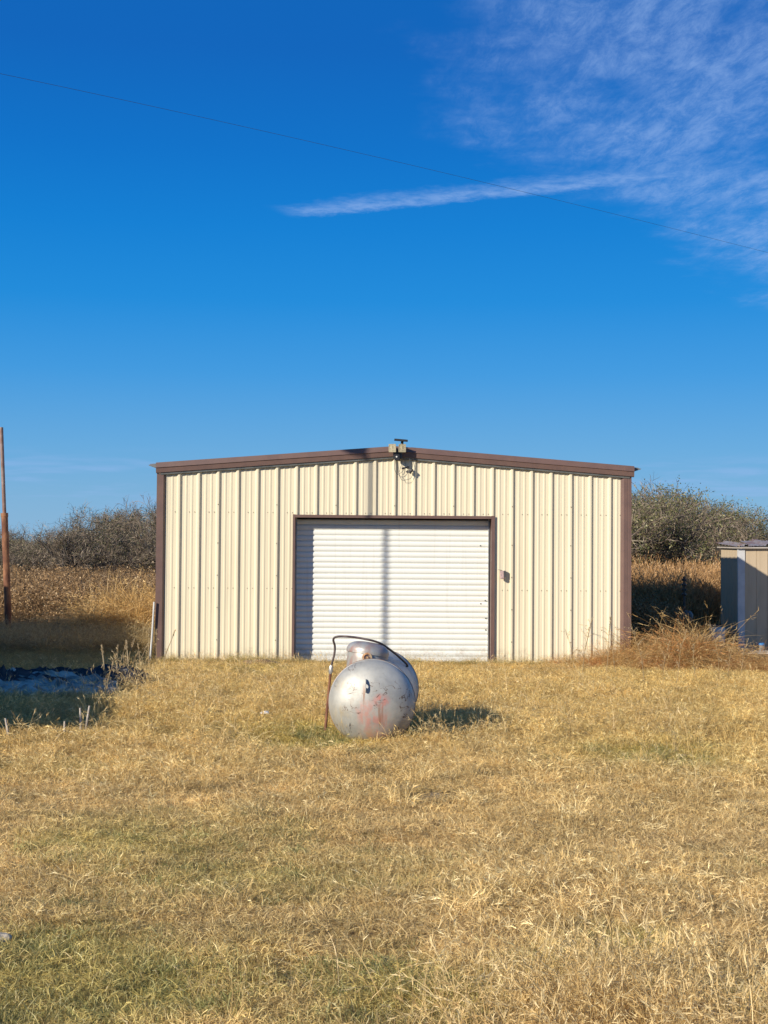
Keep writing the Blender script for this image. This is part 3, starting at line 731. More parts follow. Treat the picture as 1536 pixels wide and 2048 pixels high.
def tarp(name, cx, cy, w, l, seed, h, mat, rz, label, zoff=0.0):
    nx_, ny_ = 90, 80; r = np.random.RandomState(seed)
    uu, vv = np.meshgrid(np.linspace(-1, 1, nx_), np.linspace(-1, 1, ny_))
    wx = uu + .12 * (vn(uu, vv, 1.7, seed) - .5) * 2; wy = vv + .16 * (vn(uu, vv, 1.3, seed + 5) - .5) * 2
    rad = np.sqrt(np.abs(uu) ** 2.6 + np.abs(vv) ** 2.6)
    rg = 1 - np.abs(vn(uu * 1.0, vv * 3.2, 1.6, seed + 2) - .5) * 2
    rg2 = 1 - np.abs(vn(uu * 1.5 + vv, vv * 4, 2.6, seed + 3) - .5) * 2
    rg3 = 1 - np.abs(vn(uu * 3 - vv * 2, vv * 6 + uu, 2.7, seed + 8) - .5) * 2
    e_ = np.clip(1.15 - rad, 0, 1) ** .5
    hh = h * (.12 + .75 * rg ** 3 + .42 * rg2 ** 3 + .40 * rg3 ** 3) * e_ * (.45 + .8 * vn(uu, vv, 1.1, seed + 11))
    X_ = wx * w / 2; Y_ = wy * l / 2; c_, s_ = math.cos(rz), math.sin(rz)
    gx, gy = cx + X_ * c_ - Y_ * s_, cy + X_ * s_ + Y_ * c_
    zz = hz(gx, gy) + hh + .045 + zoff; zz = zz - (rad > .98) * .07
    vs = np.stack([X_.ravel(), Y_.ravel(), zz.ravel()], 1); fs = []
    for i in range(ny_ - 1):
        for j in range(nx_ - 1): a_ = i * nx_ + j; fs.append((a_, a_ + 1, a_ + nx_ + 1, a_ + nx_))
    me = bpy.data.meshes.new(name); me.from_pydata(vs.tolist(), [], fs); me.materials.append(M[mat]); me.polygons.foreach_set('use_smooth', [True] * len(fs)); me.update()
    o = ob(name, me, None, (cx, cy, 0), (0, 0, rz), label=label, cat='tarp')
    md = o.modifiers.new('s', 'SOLIDIFY'); md.thickness = .006
    return o


tarp('crumpled_tarp', -4.45, 17.35, 2.5, 1.9, 11, .17, 'tarpblue', R(8), 'crumpled pale blue tarp lying in the shade at left')
tarp('crumpled_tarp', -4.0, 18.3, 2.2, 1.0, 25, .24, 'tarpblack', R(-5), 'crumpled black plastic sheet bunched behind the blue tarp', .02)
tarp('crumpled_tarp', -4.8, 17.1, 1.9, .45, 41, .16, 'tarpblack', R(12), 'narrow fold of black plastic lying over the blue tarp', .07)
lt = MB(); lt.add([(-.05, -.03, 0), (.05, -.02, .01), (.04, .04, .03), (-.05, .035, .01), (0, 0, .035)], [(0, 1, 4), (1, 2, 4), (2, 3, 4), (3, 0, 4), (0, 3, 2, 1)])
litp = (-1.23, 14.85)
ob('litter_scrap', lt.mesh('litter_scrap', M['paper']), None, (litp[0], litp[1], float(hz(*litp)) + .05), label='small white scrap of litter in the grass left of the tank', cat='litter')


def lump(name, loc, sc, seed, mat, **k):
    import bmesh
    bm = bmesh.new(); bmesh.ops.create_icosphere(bm, subdivisions=4, radius=1)
    r = random.Random(seed); ph = [r.uniform(0, 6) for _ in range(9)]
    for v_ in bm.verts:
        c = v_.co; d = 1 + .13 * math.sin(c.x * 3 + ph[0]) * math.sin(c.y * 3.4 + ph[1]) + .08 * math.sin(c.x * 7 + ph[2] + c.z * 5) + .05 * math.sin(c.y * 13 + ph[3]) * math.sin(c.x * 12 + ph[4]) + r.uniform(-.02, .02)
        v_.co = Vector((c.x * sc[0] * d, c.y * sc[1] * d, c.z * sc[2] * d))
    me = bpy.data.meshes.new(name); bm.to_mesh(me); bm.free(); me.materials.append(M[mat]); me.polygons.foreach_set('use_smooth', [True] * len(me.polygons))
    return ob(name, me, None, loc, **k)


lump('dirt_mound', (-1.85, YW - .45, -.01), (.34, .2, .09), 3, 'dirt', label='low mound of loose dirt at the wall left of the roll-up door', cat='dirt mound')
lump('pale_rock', (-1.655, 6.25, float(hz(-1.655, 6.25)) + .02), (.05, .04, .03), 5, 'rock', label='pale rock in the grass at the lower left edge', cat='rock')

# ------------------------------------------------------------------ neighbours outside the frame that throw the photo's shadows
hA = R(5.5); H = 2.62
hx, hy = -6.98, 9.76
house = empty('farm_house', (hx, hy, 0), hA, label='pale clapboard farmhouse with a shingle roof left of the yard', cat='house')
HW, HL = 7.0, 13.6
mb = MB(); mb.box((-HW + .4, .3, 0), (-.4, HL - .3, H - .0)); ob('wall', mb.mesh('house_wall', M['housewall']), house)
for yy, nm in ((.3, 0), (HL - .3, 1)):
    mb = MB(); mb.prism([(-HW + .4, H), (-.4, H), (-HW / 2, H + .75)], yy - .0 if nm else yy, yy - .1 if nm else yy + .1, 'y'); ob('gable_wall', mb.mesh('gable_wall', M['housewall']), house)
for s_, nm in ((0, 'roof'), (1, 'roof')):
    a = (0, H) if s_ == 0 else (-HW, H)
    mb = MB(); mb.prism([a, (-HW / 2, H + .86), (-HW / 2, H + .95), (a[0], a[1] + .07)], 0, HL, 'y'); ob('roof', mb.mesh('house_roof', M['shingle']), house)
for yy in (2.2, 6.0, 10.2):
    mb = MB()
    for a in ((0, 0, 0, .05, 1.2), (1.05, 0, 0, 1.1, 1.2)): pass
    mb.box((-.405, yy, .9), (-.37, yy + .06, 2.1)); mb.box((-.405, yy + 1.04, .9), (-.37, yy + 1.1, 2.1)); mb.box((-.405, yy + .06, .9), (-.37, yy + 1.04, .96)); mb.box((-.405, yy + .06, 2.04), (-.37, yy + 1.04, 2.1)); mb.box((-.403, yy + .06, 1.48), (-.375, yy + 1.04, 1.52))
    w_ = ob('window', mb.mesh('window', M['whitetrim']), house); mb = MB(); mb.box((-.398, yy + .06, .96), (-.39, yy + 1.04, 2.04)); ob('pane', mb.mesh('pane', M['glass']), w_)

s_h = 8.6; mx, my = -.20 - s_h * math.sin(SUN_AZ), YW - s_h * math.cos(SUN_AZ)
mast = empty('service_pole', (mx, my, 0), label='slim utility pole with a grey transformer left of the yard', cat='utility pole')
mb = MB(); mb.tube([(0, 0, -.3), (0, 0, 7.95)], [.031, .028], 12); ob('pole', mb.mesh('mast', M['polewood'], True, 50), mast)
zt = 3.33 + s_h * math.tan(SUN_EL)
px_, py_ = math.cos(SUN_AZ), -math.sin(SUN_AZ)     # across the sun direction, to the right
mb = MB(); mb.lathe([(.01, -.27), (.13, -.27), (.16, -.24), (.16, .26), (.12, .32), (.01, .33)], 20); ob('transformer', mb.mesh('transformer', M['galv'], True, 40), mast, (-px_ * .15, -py_ * .15, zt + .1))
mb = MB(); mb.tube([(0, 0, zt), (-px_ * .1, -py_ * .1, zt)], .03, 8); ob('bracket', mb.mesh('bracket', M['galv']), mast)
# overhead cable: passes high over the barn from the upper left to the right
A = W2(-400, 60, 17.0); B = W2(1700, 545, 34.0); Cc = W2(830, 328, 24.0)
pts = []
for t in np.linspace(-.0, 1, 61):
    p = A * ((1 - t) * (1 - 2 * t)) + Cc * (4 * t * (1 - t)) + B * (t * (2 * t - 1)) if False else (A * (1 - t) ** 2 + (Cc * 2 - A * .5 - B * .5) * (2 * t * (1 - t)) + B * t ** 2)
    pts.append(p)
mb = MB(); mb.tube(pts, .0025, 6); ob('power_line', mb.mesh('power_line', M['wire'], True), None, label='thin dark overhead cable crossing the blue sky', cat='cable')


# ------------------------------------------------------------------ plants
class Ribbons:
    """fast builder of tapering ribbons, with a per-blade colour value"""
    def __init__(s): s.v = []; s.q = []; s.t = []; s.c = []; s.n = 0
    def blade(s, pts, w, c, side=None):
        k = len(pts)
        d = pts[-1] - pts[0]
        if side is None:
            side = np.cross(d, np.random.randn(3)); 
        side = side / (np.linalg.norm(side) + 1e-9)
        n0 = s.n
        for i in range(k - 1):
            wi = w * (1 - .55 * i / (k - 1)) * .5; s.v.append(pts[i] - side * wi); s.v.append(pts[i] + side * wi)
        s.v.append(pts[-1]); s.n += 2 * (k - 1) + 1; s.c += [c] * (2 * (k - 1) + 1)
        for i in range(k - 2): a_ = n0 + 2 * i; s.q.append((a_, a_ + 1, a_ + 3, a_ + 2))
        a_ = n0 + 2 * (k - 2); s.q.append((a_, a_ + 1, a_ + 2))
    def quad(s, p, a, b, c):
        n0 = s.n; s.v += [p - a - b * .2, p + a * .1 - b, p + a + b * .2, p - a * .1 + b]; s.c += [c] * 4; s.n += 4; s.q.append((n0, n0 + 1, n0 + 2, n0 + 3))
    def mesh(s, name, mat):
        me = bpy.data.meshes.new(name); me.from_pydata([tuple(map(float, p)) for p in s.v], [], s.q)
        at = me.attributes.new('bc', 'FLOAT', 'POINT'); at.data.foreach_set('value', np.array(s.c, np.float32))
        me.materials.append(mat); me.polygons.foreach_set('use_smooth', [True] * len(me.polygons)); me.update(); return me


def clump(name, seed, n, rad, h0, h1, w, lean, curl, mat, heads=0, drift=(0, 0), segs=4, cpow=1.0, skew=1.0):
    np.random.seed(seed); rb = Ribbons()
    for i in range(n):
        r_ = rad * math.sqrt(np.random.rand()); t = np.random.rand() * 6.283
        p = np.array([r_ * math.cos(t), r_ * math.sin(t), -.01]); h = h0 + (h1 - h0) * np.random.rand() ** skew
        az_ = np.random.rand() * 6.283; ln = lean * (.3 + np.random.rand()); d = np.array([math.cos(az_) * ln + drift[0], math.sin(az_) * ln + drift[1], 1.0]); d /= np.linalg.norm(d)
        c = np.random.rand() ** cpow; pts = [p]; cur = np.random.randn(3) * curl; cur[2] = -abs(cur[2]) * 1.1
        for k in range(segs - 1):
            d = d + cur / (segs - 1) * (1 + .5 * k); d /= np.linalg.norm(d); q_ = pts[-1] + d * h / (segs - 1); q_[2] = max(q_[2], .004 + .006 * np.random.rand()); pts.append(q_)
        rb.blade(pts, w * (.6 + .8 * np.random.rand()), c)
        if heads and np.random.rand() < heads:
            e_ = pts[-1]; dd = pts[-1] - pts[-2]; dd /= np.linalg.norm(dd)
            for k in range(5):
                b0 = e_ - dd * h * .16 * (k / 5); sd_ = np.random.randn(3) * .35 + dd
                rb.blade([b0, b0 + sd_ * .012 * (1 + h), b0 + sd_ * .026 * (1 + h)], w * 1.25, min(1, c + .2))
    return rb.mesh(name, mat)


def proto_col(name, meshes):
    c = bpy.data.collections.new(name)
    for i, me in enumerate(meshes):
        o = bpy.data.objects.new('%s_%02d' % (name, i), me); c.objects.link(o)
    return c


def scatter(name, col, nproto, pos, idx, rot, scl, tint, **k):
    n = len(pos); me = bpy.data.meshes.new(name); me.vertices.add(n); me.vertices.foreach_set('co', np.asarray(pos, np.float32).ravel())
    me.attributes.new('idx', 'INT', 'POINT').data.foreach_set('value', np.asarray(idx, np.int32))
    me.attributes.new('rot', 'FLOAT_VECTOR', 'POINT').data.foreach_set('vector', np.asarray(rot, np.float32).ravel())
    me.attributes.new('scl', 'FLOAT_VECTOR', 'POINT').data.foreach_set('vector', np.asarray(scl, np.float32).ravel())
    me.attributes.new('tint', 'FLOAT_COLOR', 'POINT').data.foreach_set('color', np.asarray(np.c_[tint, np.ones(n)], np.float32).ravel())
    o = ob(name, me, None, kind='stuff', **k)
    ng = bpy.data.node_groups.new(name, 'GeometryNodeTree')
    ng.interface.new_socket('Geometry', in_out='INPUT', socket_type='NodeSocketGeometry'); ng.interface.new_socket('Geometry', in_out='OUTPUT', socket_type='NodeSocketGeometry')
    N = ng.nodes; Lk = ng.links; gi = N.new('NodeGroupInput'); go = N.new('NodeGroupOutput')
    ci = N.new('GeometryNodeCollectionInfo'); ci.inputs[0].default_value = col; ci.inputs['Separate Children'].default_value = True; ci.inputs['Reset Children'].default_value = True
    ip = N.new('GeometryNodeInstanceOnPoints'); ip.inputs['Pick Instance'].default_value = True
    def na(nm, dt):
        a_ = N.new('GeometryNodeInputNamedAttribute'); a_.data_type = dt; a_.inputs[0].default_value = nm; return a_.outputs[0]
    er = N.new('FunctionNodeEulerToRotation'); Lk.new(na('rot', 'FLOAT_VECTOR'), er.inputs[0])
    Lk.new(gi.outputs[0], ip.inputs['Points']); Lk.new(ci.outputs[0], ip.inputs['Instance']); Lk.new(na('idx', 'INT'), ip.inputs['Instance Index'])
    Lk.new(er.outputs[0], ip.inputs['Rotation']); Lk.new(na('scl', 'FLOAT_VECTOR'), ip.inputs['Scale']); Lk.new(ip.outputs[0], go.inputs[0])
    md = o.modifiers.new('scatter', 'NODES'); md.node_group = ng
    return o


rs = np.random.RandomState(42)


def pts_in(n, x0, x1, y0, y1, wedge=None):
    x = rs.uniform(x0, x1, n); y = rs.uniform(y0, y1, n)
    if wedge is not None: k = np.abs(x) < wedge[0] * y + wedge[1]; x, y = x[k], y[k]
    return x, y


def blob(x, y, cx, cy, rx, ry): return np.exp(-(((x - cx) / rx) ** 2 + ((y - cy) / ry) ** 2))


def outside(x, y):
    k = ~((x > XL - .0) & (x < XR + .0) & (y > YW - .03) & (y < YW + DEP + .05))
    k &= ~((np.abs(x - TX) < .30) & (y > TY - TL / 2 - .05) & (y < TY + TL / 2 + .1))
    k &= ~((x > 6.15) & (y > 24.8) & (y < 26.4))
    return k


# photo positions on the ground: Y = 2844*1.73/(py-1104), x = (px-768)/2844*Y
def gp_(px, py): y = 2844 * EYE / (py - 1104 - (px - 768) * .00785); return (px - 768) / 2844 * y, y


GREEN = [(600, 1465, .55, .5, 1.3), (640, 1478, .4, .35, 1.4), (60, 1900, .35, .25, .9), (190, 1915, .3, .3, .8), (800, 1965, .28, .22, 1.2), (1250, 1880, .22, .2, 1.0), (1100, 1930, .2, .15, .9),
         (1230, 1500, .5, .5, .7), (1370, 1505, .5, .6, .8), (220, 1690, .35, .4, .6), (500, 1700, .5, .5, .3), (340, 1760, .6, .5, .45), (250, 1980, .6, .4, .5), (60, 2010, .5, .3, .6), (1500, 2000, .3, .2, .7), (560, 1345, .5, .8, .6), (960, 2020, .2, .15, .9), (100, 1530, .5, .5, .3), (480, 1340, .7, .6, .6)]
BARE = [(560, 1960, .35, .22), (60, 1840, .22, .2), (850, 1930, .45, .18), (330, 2000, .3, .2), (700, 1880, .4, .22), (620, 1490, .5, .2), (330, 1440, .4, .3), (1300, 1890, .3, .15), (750, 2010, .3, .15)]


def greenness(x, y):
    g_ = np.zeros_like(x)
    for px, py, rx, ry, a_ in GREEN:
        cx, cy = gp_(px, py); g_ = g_ + a_ * blob(x, y, cx, cy, rx, ry * 1.4)
    n_ = fbm(x, y, .8, 31)
    g_ = g_ + np.clip((n_ - .58) * 4, 0, .35) * np.clip((11 - y) / 4, .12, 1) * np.clip(1.0 - (x + .3) * .4, .25, 1.2)
    return np.clip(g_, 0, 1.3) * (.6 + .8 * vn(x, y, 6, 77))


def bare(x, y):
    b_ = np.zeros_like(x)
    for px, py, rx, ry in BARE:
        cx, cy = gp_(px, py); b_ = b_ + blob(x, y, cx, cy, rx, ry * 1.6)
    return np.clip(b_ + np.clip((fbm(x, y, 2.2, 55) - .57) * 6, 0, .9) * np.clip((13 - y) / 3, 0, 1), 0, 1)


def gold(x, y):   # how golden and tall the stand is
    return np.clip((y - 8.5) / 5.5, 0, 1) * (.55 + .9 * fbm(x, y, .7, 13))


def tint_of(x, y, n_green):
    n = len(x); gd = np.clip(gold(x, y), 0, 1)[:, None]; base = np.array([[1.40, 1.36, 1.14]]) * (1 - gd) + np.array([[1.28, 1.19, .80]]) * gd
    pink = np.clip((fbm(x, y, 1.1, 91) - .5) * 3, 0, 1)[:, None]
    base = base * (1 - .18 * pink) + np.array([[1.1, .96, .86]]) * .18 * pink
    t = base * (.68 + .56 * rs.rand(n, 1)) * (.74 + .54 * fbm(x, y, 2.6, 63))[:, None]
    og = np.clip(n_green, 0, 1)[:, None] * .8
    return t * (1 - og) + t * np.array([[.80, .89, .62]]) * og


# short thatch
short = [clump('short_grass', 100 + i, 270, .15, .022, .078, .0024, 1.5, .75, M['straw'], 0, (.25, .05), 4, 1.15) for i in range(6)]
short_g = [clump('green_grass', 120 + i, 170, .12, .025, .085, .0030, 1.0, .7, M['green'], 0, (.1, 0), 4) for i in range(3)]
medium = [clump('straw_tuft', 140 + i, 62, .10, .08, .24, .0032, .38, .55, M['straw'], .25, (.10, .0), 5, .8) for i in range(5)]
tall = [clump('tall_straw', 160 + i, 15, .11, .18, .42, .0034, .20, .38, M['straw'], .85, (.06, 0), 6, .6) for i in range(5)]
C1 = proto_col('lawn_proto', short + short_g + medium + tall)   # alphabetical order = creation order
x, y = pts_in(46000, -9, 9, 4.3, 23.0, (.29, 1.1)); x = np.r_[x, pts_in(15000, -4, 4, 4.3, 9.5, (.29, .7))[0]]
rs2 = np.random.RandomState(5); n0 = len(y); yy = rs2.uniform(4.3, 9.5, len(x) - n0); y = np.r_[y, yy]
k = outside(x, y) & (rs.rand(len(x)) > .62 * bare(x, y)); x, y = x[k], y[k]; n = len(x)
gr = greenness(x, y); isg = rs.rand(n) < np.clip(gr * .27, 0, .5)
idx = np.where(isg, rs.randint(6, 9, n), rs.randint(0, 6, n))
sc = rs.uniform(.75, 1.25, n) * (1 + .25 * gold(x, y)); sc3 = np.c_[sc, sc, sc * rs.uniform(.55, 1.45, n) * (.45 + 1.15 * fbm(x, y, 1.8, 8)) * (1 - .5 * np.clip((y - 19.5) / 2, 0, 1))]
rot = np.c_[rs.normal(0, .12, n), rs.normal(0, .12, n), rs.uniform(0, 6.28, n)]
scatter('short_dry_grass', C1, 19, np.c_[x, y, hz(x, y) - .004], idx, rot, sc3, np.where(isg[:, None], np.array([[1.2, 1.1, 1.0]]) * rs.uniform(.7, 1.2, (n, 1)), tint_of(x, y, gr)),
        label='short dry straw-coloured grass with greener patches across the yard', cat='grass')
# straw tufts
x, y = pts_in(18000, -9, 9, 4.6, 22.1, (.29, 1.0))
dens = np.clip(.10 + 1.1 * gold(x, y) ** 1.5 * np.clip((fbm(x, y, .9, 17) - .30) * 2.4, 0, 1) + .9 * blob(x, y, *gp_(1150, 1950), .75, .55) + .5 * blob(x, y, *gp_(1100, 1790), .8, .8) + .5 * blob(x, y, *gp_(250, 1500), .8, 1.2)
               + .5 * blob(x, y, *gp_(930, 1470), .6, 1.2) - .6 * bare(x, y) - .5 * np.clip(greenness(x, y) - .4, 0, 1), 0, 1)
k = outside(x, y) & (rs.rand(len(x)) < dens); x, y = x[k], y[k]; n = len(x)
sc = rs.uniform(.55, 1.05, n); rot = np.c_[rs.normal(0, .1, n), rs.normal(.06, .1, n), rs.uniform(-.6, .6, n)]
sc3 = np.c_[sc, sc, sc * rs.uniform(.6, 1.1, n) * (1 - .55 * np.clip((y - 19.5) / 2, 0, 1))]
scatter('straw_tufts', C1, 19, np.c_[x, y, hz(x, y)], rs.randint(9, 14, n), rot, sc3, tint_of(x, y, greenness(x, y) * .4) * 1.02,
        label='upright golden straw tufts standing through the yard grass', cat='grass')
# tall seeding stalks
x, y = pts_in(5200, -8, 8, 4.8, 22.0, (.29, .6))
cb = gp_(1200, 1990); dens = np.clip(.012 + .85 * blob(x, y, cb[0], 5.45, .72, .55) + .35 * blob(x, y, *gp_(640, 1870), .15, .15) + .14 * blob(x, y, *gp_(1150, 1800), .7, .8)
                                   + .50 * blob(x, y, *gp_(870, 1485), .35, .45) + .45 * blob(x, y, *gp_(930, 1450), .5, .7) + .6 * blob(x, y, *gp_(290, 1370), .55, 1.8) + .3 * blob(x, y, *gp_(600, 1330), .8, .6) + .12 * gold(x, y), 0, 1)
k = outside(x, y) & (rs.rand(len(x)) < dens); x, y = x[k], y[k]
ex, ey = rs.uniform(.15, 2.2, 420), rs.uniform(4.5, 5.9, 420); k = rs.rand(420) < np.clip(1.15 * blob(ex, ey, 1.05, 5.05, .75, .5), 0, 1); x = np.r_[x, ex[k]]; y = np.r_[y, ey[k]]
ex, ey = rs.uniform(-5, 3, 900), rs.uniform(12.5, 21.9, 900); k = (rs.rand(900) < .25 + .5 * blob(ex, ey, -3, 18, 1.2, 3)) & outside(ex, ey) & (ex > -3.6); x = np.r_[x, ex[k]]; y = np.r_[y, ey[k]]; n = len(x)
sc = rs.uniform(.6, 1.05, n); rot = np.c_[rs.normal(0, .08, n), rs.normal(.04, .08, n), rs.uniform(-.8, .8, n)]
scatter('seeding_grass_stalks', C1, 19, np.c_[x, y, hz(x, y)], rs.randint(14, 19, n), rot, np.c_[sc, sc, sc * rs.uniform(.7, 1.1, n) * (1 - .45 * np.clip((y - 19.5) / 2, 0, 1))], np.array([[1.12, 1.04, .84]]) * rs.uniform(.85, 1.12, (n, 1)),
        label='thin pale seeding stalks rising above the yard grass', cat='grass')

# big grasses and weeds
big = [clump('bunch_grass', 200 + i, 150, .20, .30, 1.15, .0065, .6, .8, M['straw'], .35, (0, 0), 7, .9) for i in range(4)]
reed = [clump('dead_reed', 220 + i, 46, .28, .8, 1.55, .011, .16, .22, M['weed'], .9, (0, 0), 6, .9) for i in range(4)]


def weed_mesh(seed):
    np.random.seed(seed); rb = Ribbons()
    for i in range(34):
        az_ = np.random.rand() * 6.283; ln = .25 + .8 * np.random.rand(); d = np.array([math.cos(az_) * ln, math.sin(az_) * ln, 1.0]); d /= np.linalg.norm(d)
        p = np.array([math.cos(az_) * .03, math.sin(az_) * .03, 0]); h = .35 + .4 * np.random.rand(); pts = [p]
        for k in range(4): d = d + np.random.randn(3) * .12; d /= np.linalg.norm(d); pts.append(pts[-1] + d * h / 4)
        rb.blade(pts, .011, .15 + .3 * np.random.rand())
        for k in range(16):
            j = np.random.randint(1, 4); f = np.random.rand(); b0 = pts[j] * (1 - f) + pts[j + 1] * f; sd_ = np.random.randn(3) * .9; sd_[2] = abs(sd_[2]) * .7
            e_ = b0 + sd_ * .075; rb.blade([b0, (b0 + e_) / 2 + np.random.randn(3) * .006, e_], .006, .3 + .5 * np.random.rand())
            a_ = np.random.randn(3); a_ /= np.linalg.norm(a_); b_ = np.cross(a_, np.random.randn(3)); b_ /= np.linalg.norm(b_)
            rb.quad(e_, a_ * .016, b_ * .012, np.random.rand())
    return rb.mesh('field_weed', M['weed'])


weeds = [weed_mesh(300 + i) for i in range(4)]
C2 = proto_col('rank_proto', big + reed + weeds)


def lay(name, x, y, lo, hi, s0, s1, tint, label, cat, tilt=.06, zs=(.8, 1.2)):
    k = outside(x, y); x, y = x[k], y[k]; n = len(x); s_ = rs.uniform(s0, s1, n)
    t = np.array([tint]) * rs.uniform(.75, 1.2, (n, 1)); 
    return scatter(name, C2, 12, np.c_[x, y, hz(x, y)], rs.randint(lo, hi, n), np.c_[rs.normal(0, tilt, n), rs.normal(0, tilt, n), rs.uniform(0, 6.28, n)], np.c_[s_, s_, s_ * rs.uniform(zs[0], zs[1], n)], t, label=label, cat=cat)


# weedy field, left and right of the barn, out to the trees
x, y = pts_in(15000, -32, -2.0, 27.6, 66); k = (x < -.15 * y + 1.5) & (x > -.29 * y - 1.5) & (rs.rand(len(x)) < .62 + .6 * (fbm(x, y, .25, 5) - .5)); x, y = x[k], y[k]
lay('field_weeds', x, y, 8, 12, .55, 1.55, (1.12, 1.03, .92), 'brown dead weeds filling the field left of the barn', 'weeds', .12, (.65, 1.2))
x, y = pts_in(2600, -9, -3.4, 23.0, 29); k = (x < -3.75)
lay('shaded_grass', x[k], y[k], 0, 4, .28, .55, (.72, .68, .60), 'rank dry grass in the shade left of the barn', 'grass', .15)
x, y = pts_in(210, -5.7, -3.75, 26.6, 29.8)
lay('golden_bunch_grass', x, y, 0, 4, .45, 1.35, (1.05, .88, .62), 'tall golden bunch grass by the left side of the barn', 'grass', .2)
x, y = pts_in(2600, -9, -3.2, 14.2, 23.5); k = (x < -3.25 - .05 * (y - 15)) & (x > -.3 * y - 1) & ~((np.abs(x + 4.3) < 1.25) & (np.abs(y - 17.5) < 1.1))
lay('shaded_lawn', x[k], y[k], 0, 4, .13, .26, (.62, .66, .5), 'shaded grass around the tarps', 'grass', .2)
# right side
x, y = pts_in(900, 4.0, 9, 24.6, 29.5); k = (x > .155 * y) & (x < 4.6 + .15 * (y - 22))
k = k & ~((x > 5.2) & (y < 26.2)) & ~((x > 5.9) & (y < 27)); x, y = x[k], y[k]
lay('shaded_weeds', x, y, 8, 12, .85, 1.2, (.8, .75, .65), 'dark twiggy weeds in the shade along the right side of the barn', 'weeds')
x, y = pts_in(2600, 4.05, 14, 31.2, 41); k = (x > .15 * y) & (x < .30 * y + 1)
lay('dead_reeds', x[k], y[k], 4, 8, .72, 1.02, (1.35, 1.12, .86), 'tall brown dead reeds between barn and shed', 'reeds', .07)
x, y = pts_in(5000, 6, 26, 37, 66); k = (x > .15 * y) & (x < .30 * y + 1)
lay('field_weeds', x[k], y[k], 8, 12, .9, 1.4, (1.0, .9, .78), 'brown dead weeds under the trees right of the barn', 'weeds')
x, y = pts_in(5200, 2.3, 7.6, 20.4, 23.3)
hgt = .95 * blob(x, y, 4.70, 22.0, .62, .7) + .55 * blob(x, y, 3.7, 21.8, .5, .5) + .24 * blob(x, y, 6.4, 21.5, 1.3, .5) + .35 * blob(x, y, 5.0, 21.3, 1.6, .6) + .15 * blob(x, y, 3.0, 21.8, .7, .3)
k = (rs.rand(len(x)) < np.clip(hgt * .42, 0, 1)) & outside(x, y) & ~((x > 5.7) & (y > 22.6)); x, y, hgt = x[k], y[k], hgt[k]; n = len(x)
s_ = (.20 + .50 * hgt) * rs.uniform(.55, 1.0, n) * np.where(rs.rand(n) < .12, 1.6, 1.0); tn = np.array([[1.02, .86, .62]]) * rs.uniform(.75, 1.15, (n, 1)); rd = rs.rand(n) < .22; tn[rd] *= np.array([1.0, .72, .62])
scatter('golden_grass_mound', C2, 12, np.c_[x, y, hz(x, y)], rs.randint(0, 4, n), np.c_[rs.normal(0, .32, n), rs.normal(0, .32, n), rs.uniform(0, 6.28, n)], np.c_[s_ * 1.1, s_ * 1.1, s_], tn,
        label="tangled golden and reddish grass mound at the barn's right corner", cat='grass')
# low growth at the foot of the wall
x, y = pts_in(700, XL, XR, YW - .35, YW - .08); k = rs.rand(len(x)) < .35 + .5 * (np.abs(x + 1.9) < .5); x, y = x[k], y[k]
lay('wall_foot_grass', x, y, 0, 4, .05, .22, (.80, .84, .58), 'short greenish grass along the foot of the barn wall', 'grass', .25)


# individual tall dead stalks
def stalk(seed, h, lean_, nbr, mat='stalk', head=True, th=.006):
    np.random.seed(seed); rb = Ribbons(); mb_ = MB(); d = np.array([lean_[0], lean_[1], 1.0]); p = np.zeros(3); pts = [p]
    for k in range(9): d = d + np.random.randn(3) * .06; d /= np.linalg.norm(d); pts.append(pts[-1] + d * h / 9)
    for a_ in ((1, 0, 0), (0, 1, 0)): rb.blade(pts, th * 2, .35 + .4 * np.random.rand(), np.array(a_, float))
    for k in range(nbr):
        j = np.random.randint(3, 9); b0 = pts[j]; sd_ = np.random.randn(3) * .6; sd_[2] = abs(sd_[2]) + .6; sd_ /= np.linalg.norm(sd_); ln = h * (.10 + .14 * np.random.rand())
        q_ = [b0, b0 + sd_ * ln * .5, b0 + sd_ * ln + np.array([0, 0, -.2 * ln])]; rb.blade(q_, th * 1.1, .5)
        for m_ in range(5): e_ = q_[2] * (m_ / 5) + q_[1] * (1 - m_ / 5); rb.blade([e_, e_ + np.random.randn(3) * .012, e_ + np.random.randn(3) * .02], .008, .3 + .6 * np.random.rand())
    if head:
        for k in range(40):
            f = np.random.rand(); b0 = pts[-1] * (1 - f) + pts[-3] * f; rb.blade([b0, b0 + np.random.randn(3) * .008 + d * .015, b0 + np.random.randn(3) * .010 + d * .035], .007, .4 + .6 * np.random.rand())
    return rb.mesh('dead_stalk', M[mat])


sm_ = [stalk(400 + i, .62, ((i - 2) * .12, 0), 5 if i % 2 else 2, head=True, th=.009) for i in range(6)]
sp = [(222, 1375, 17.3), (242, 1372, 18.0), (252, 1368, 18.1), (262, 1358, 18.8), (275, 1352, 19.2), (232, 1365, 18.6), (290, 1345, 19.8), (303, 1340, 20.3), (318, 1335, 20.6), (214, 1392, 17.0), (330, 1332, 20.9), (247, 1360, 19.0), (268, 1362, 18.4), (283, 1356, 18.9)]
for i, (px, py, yy) in enumerate(sp):
    x_, y_ = gp_(px, py); o = ob('dead_stalk', sm_[i % 6], None, (x_, y_, float(hz(x_, y_))), (0, 0, rs.uniform(-.5, .5)), label="pale dead weed stalk at the shadow's edge by the barn's left corner", cat='weed stalk', group='dead stalks left of the barn')
    f = rs.uniform(.6, 1.0); o.scale = (f, f, f)
sm2 = [stalk(430 + i, .95, ((i - 1.5) * .15, -.05), 9, head=True, th=.006) for i in range(4)]
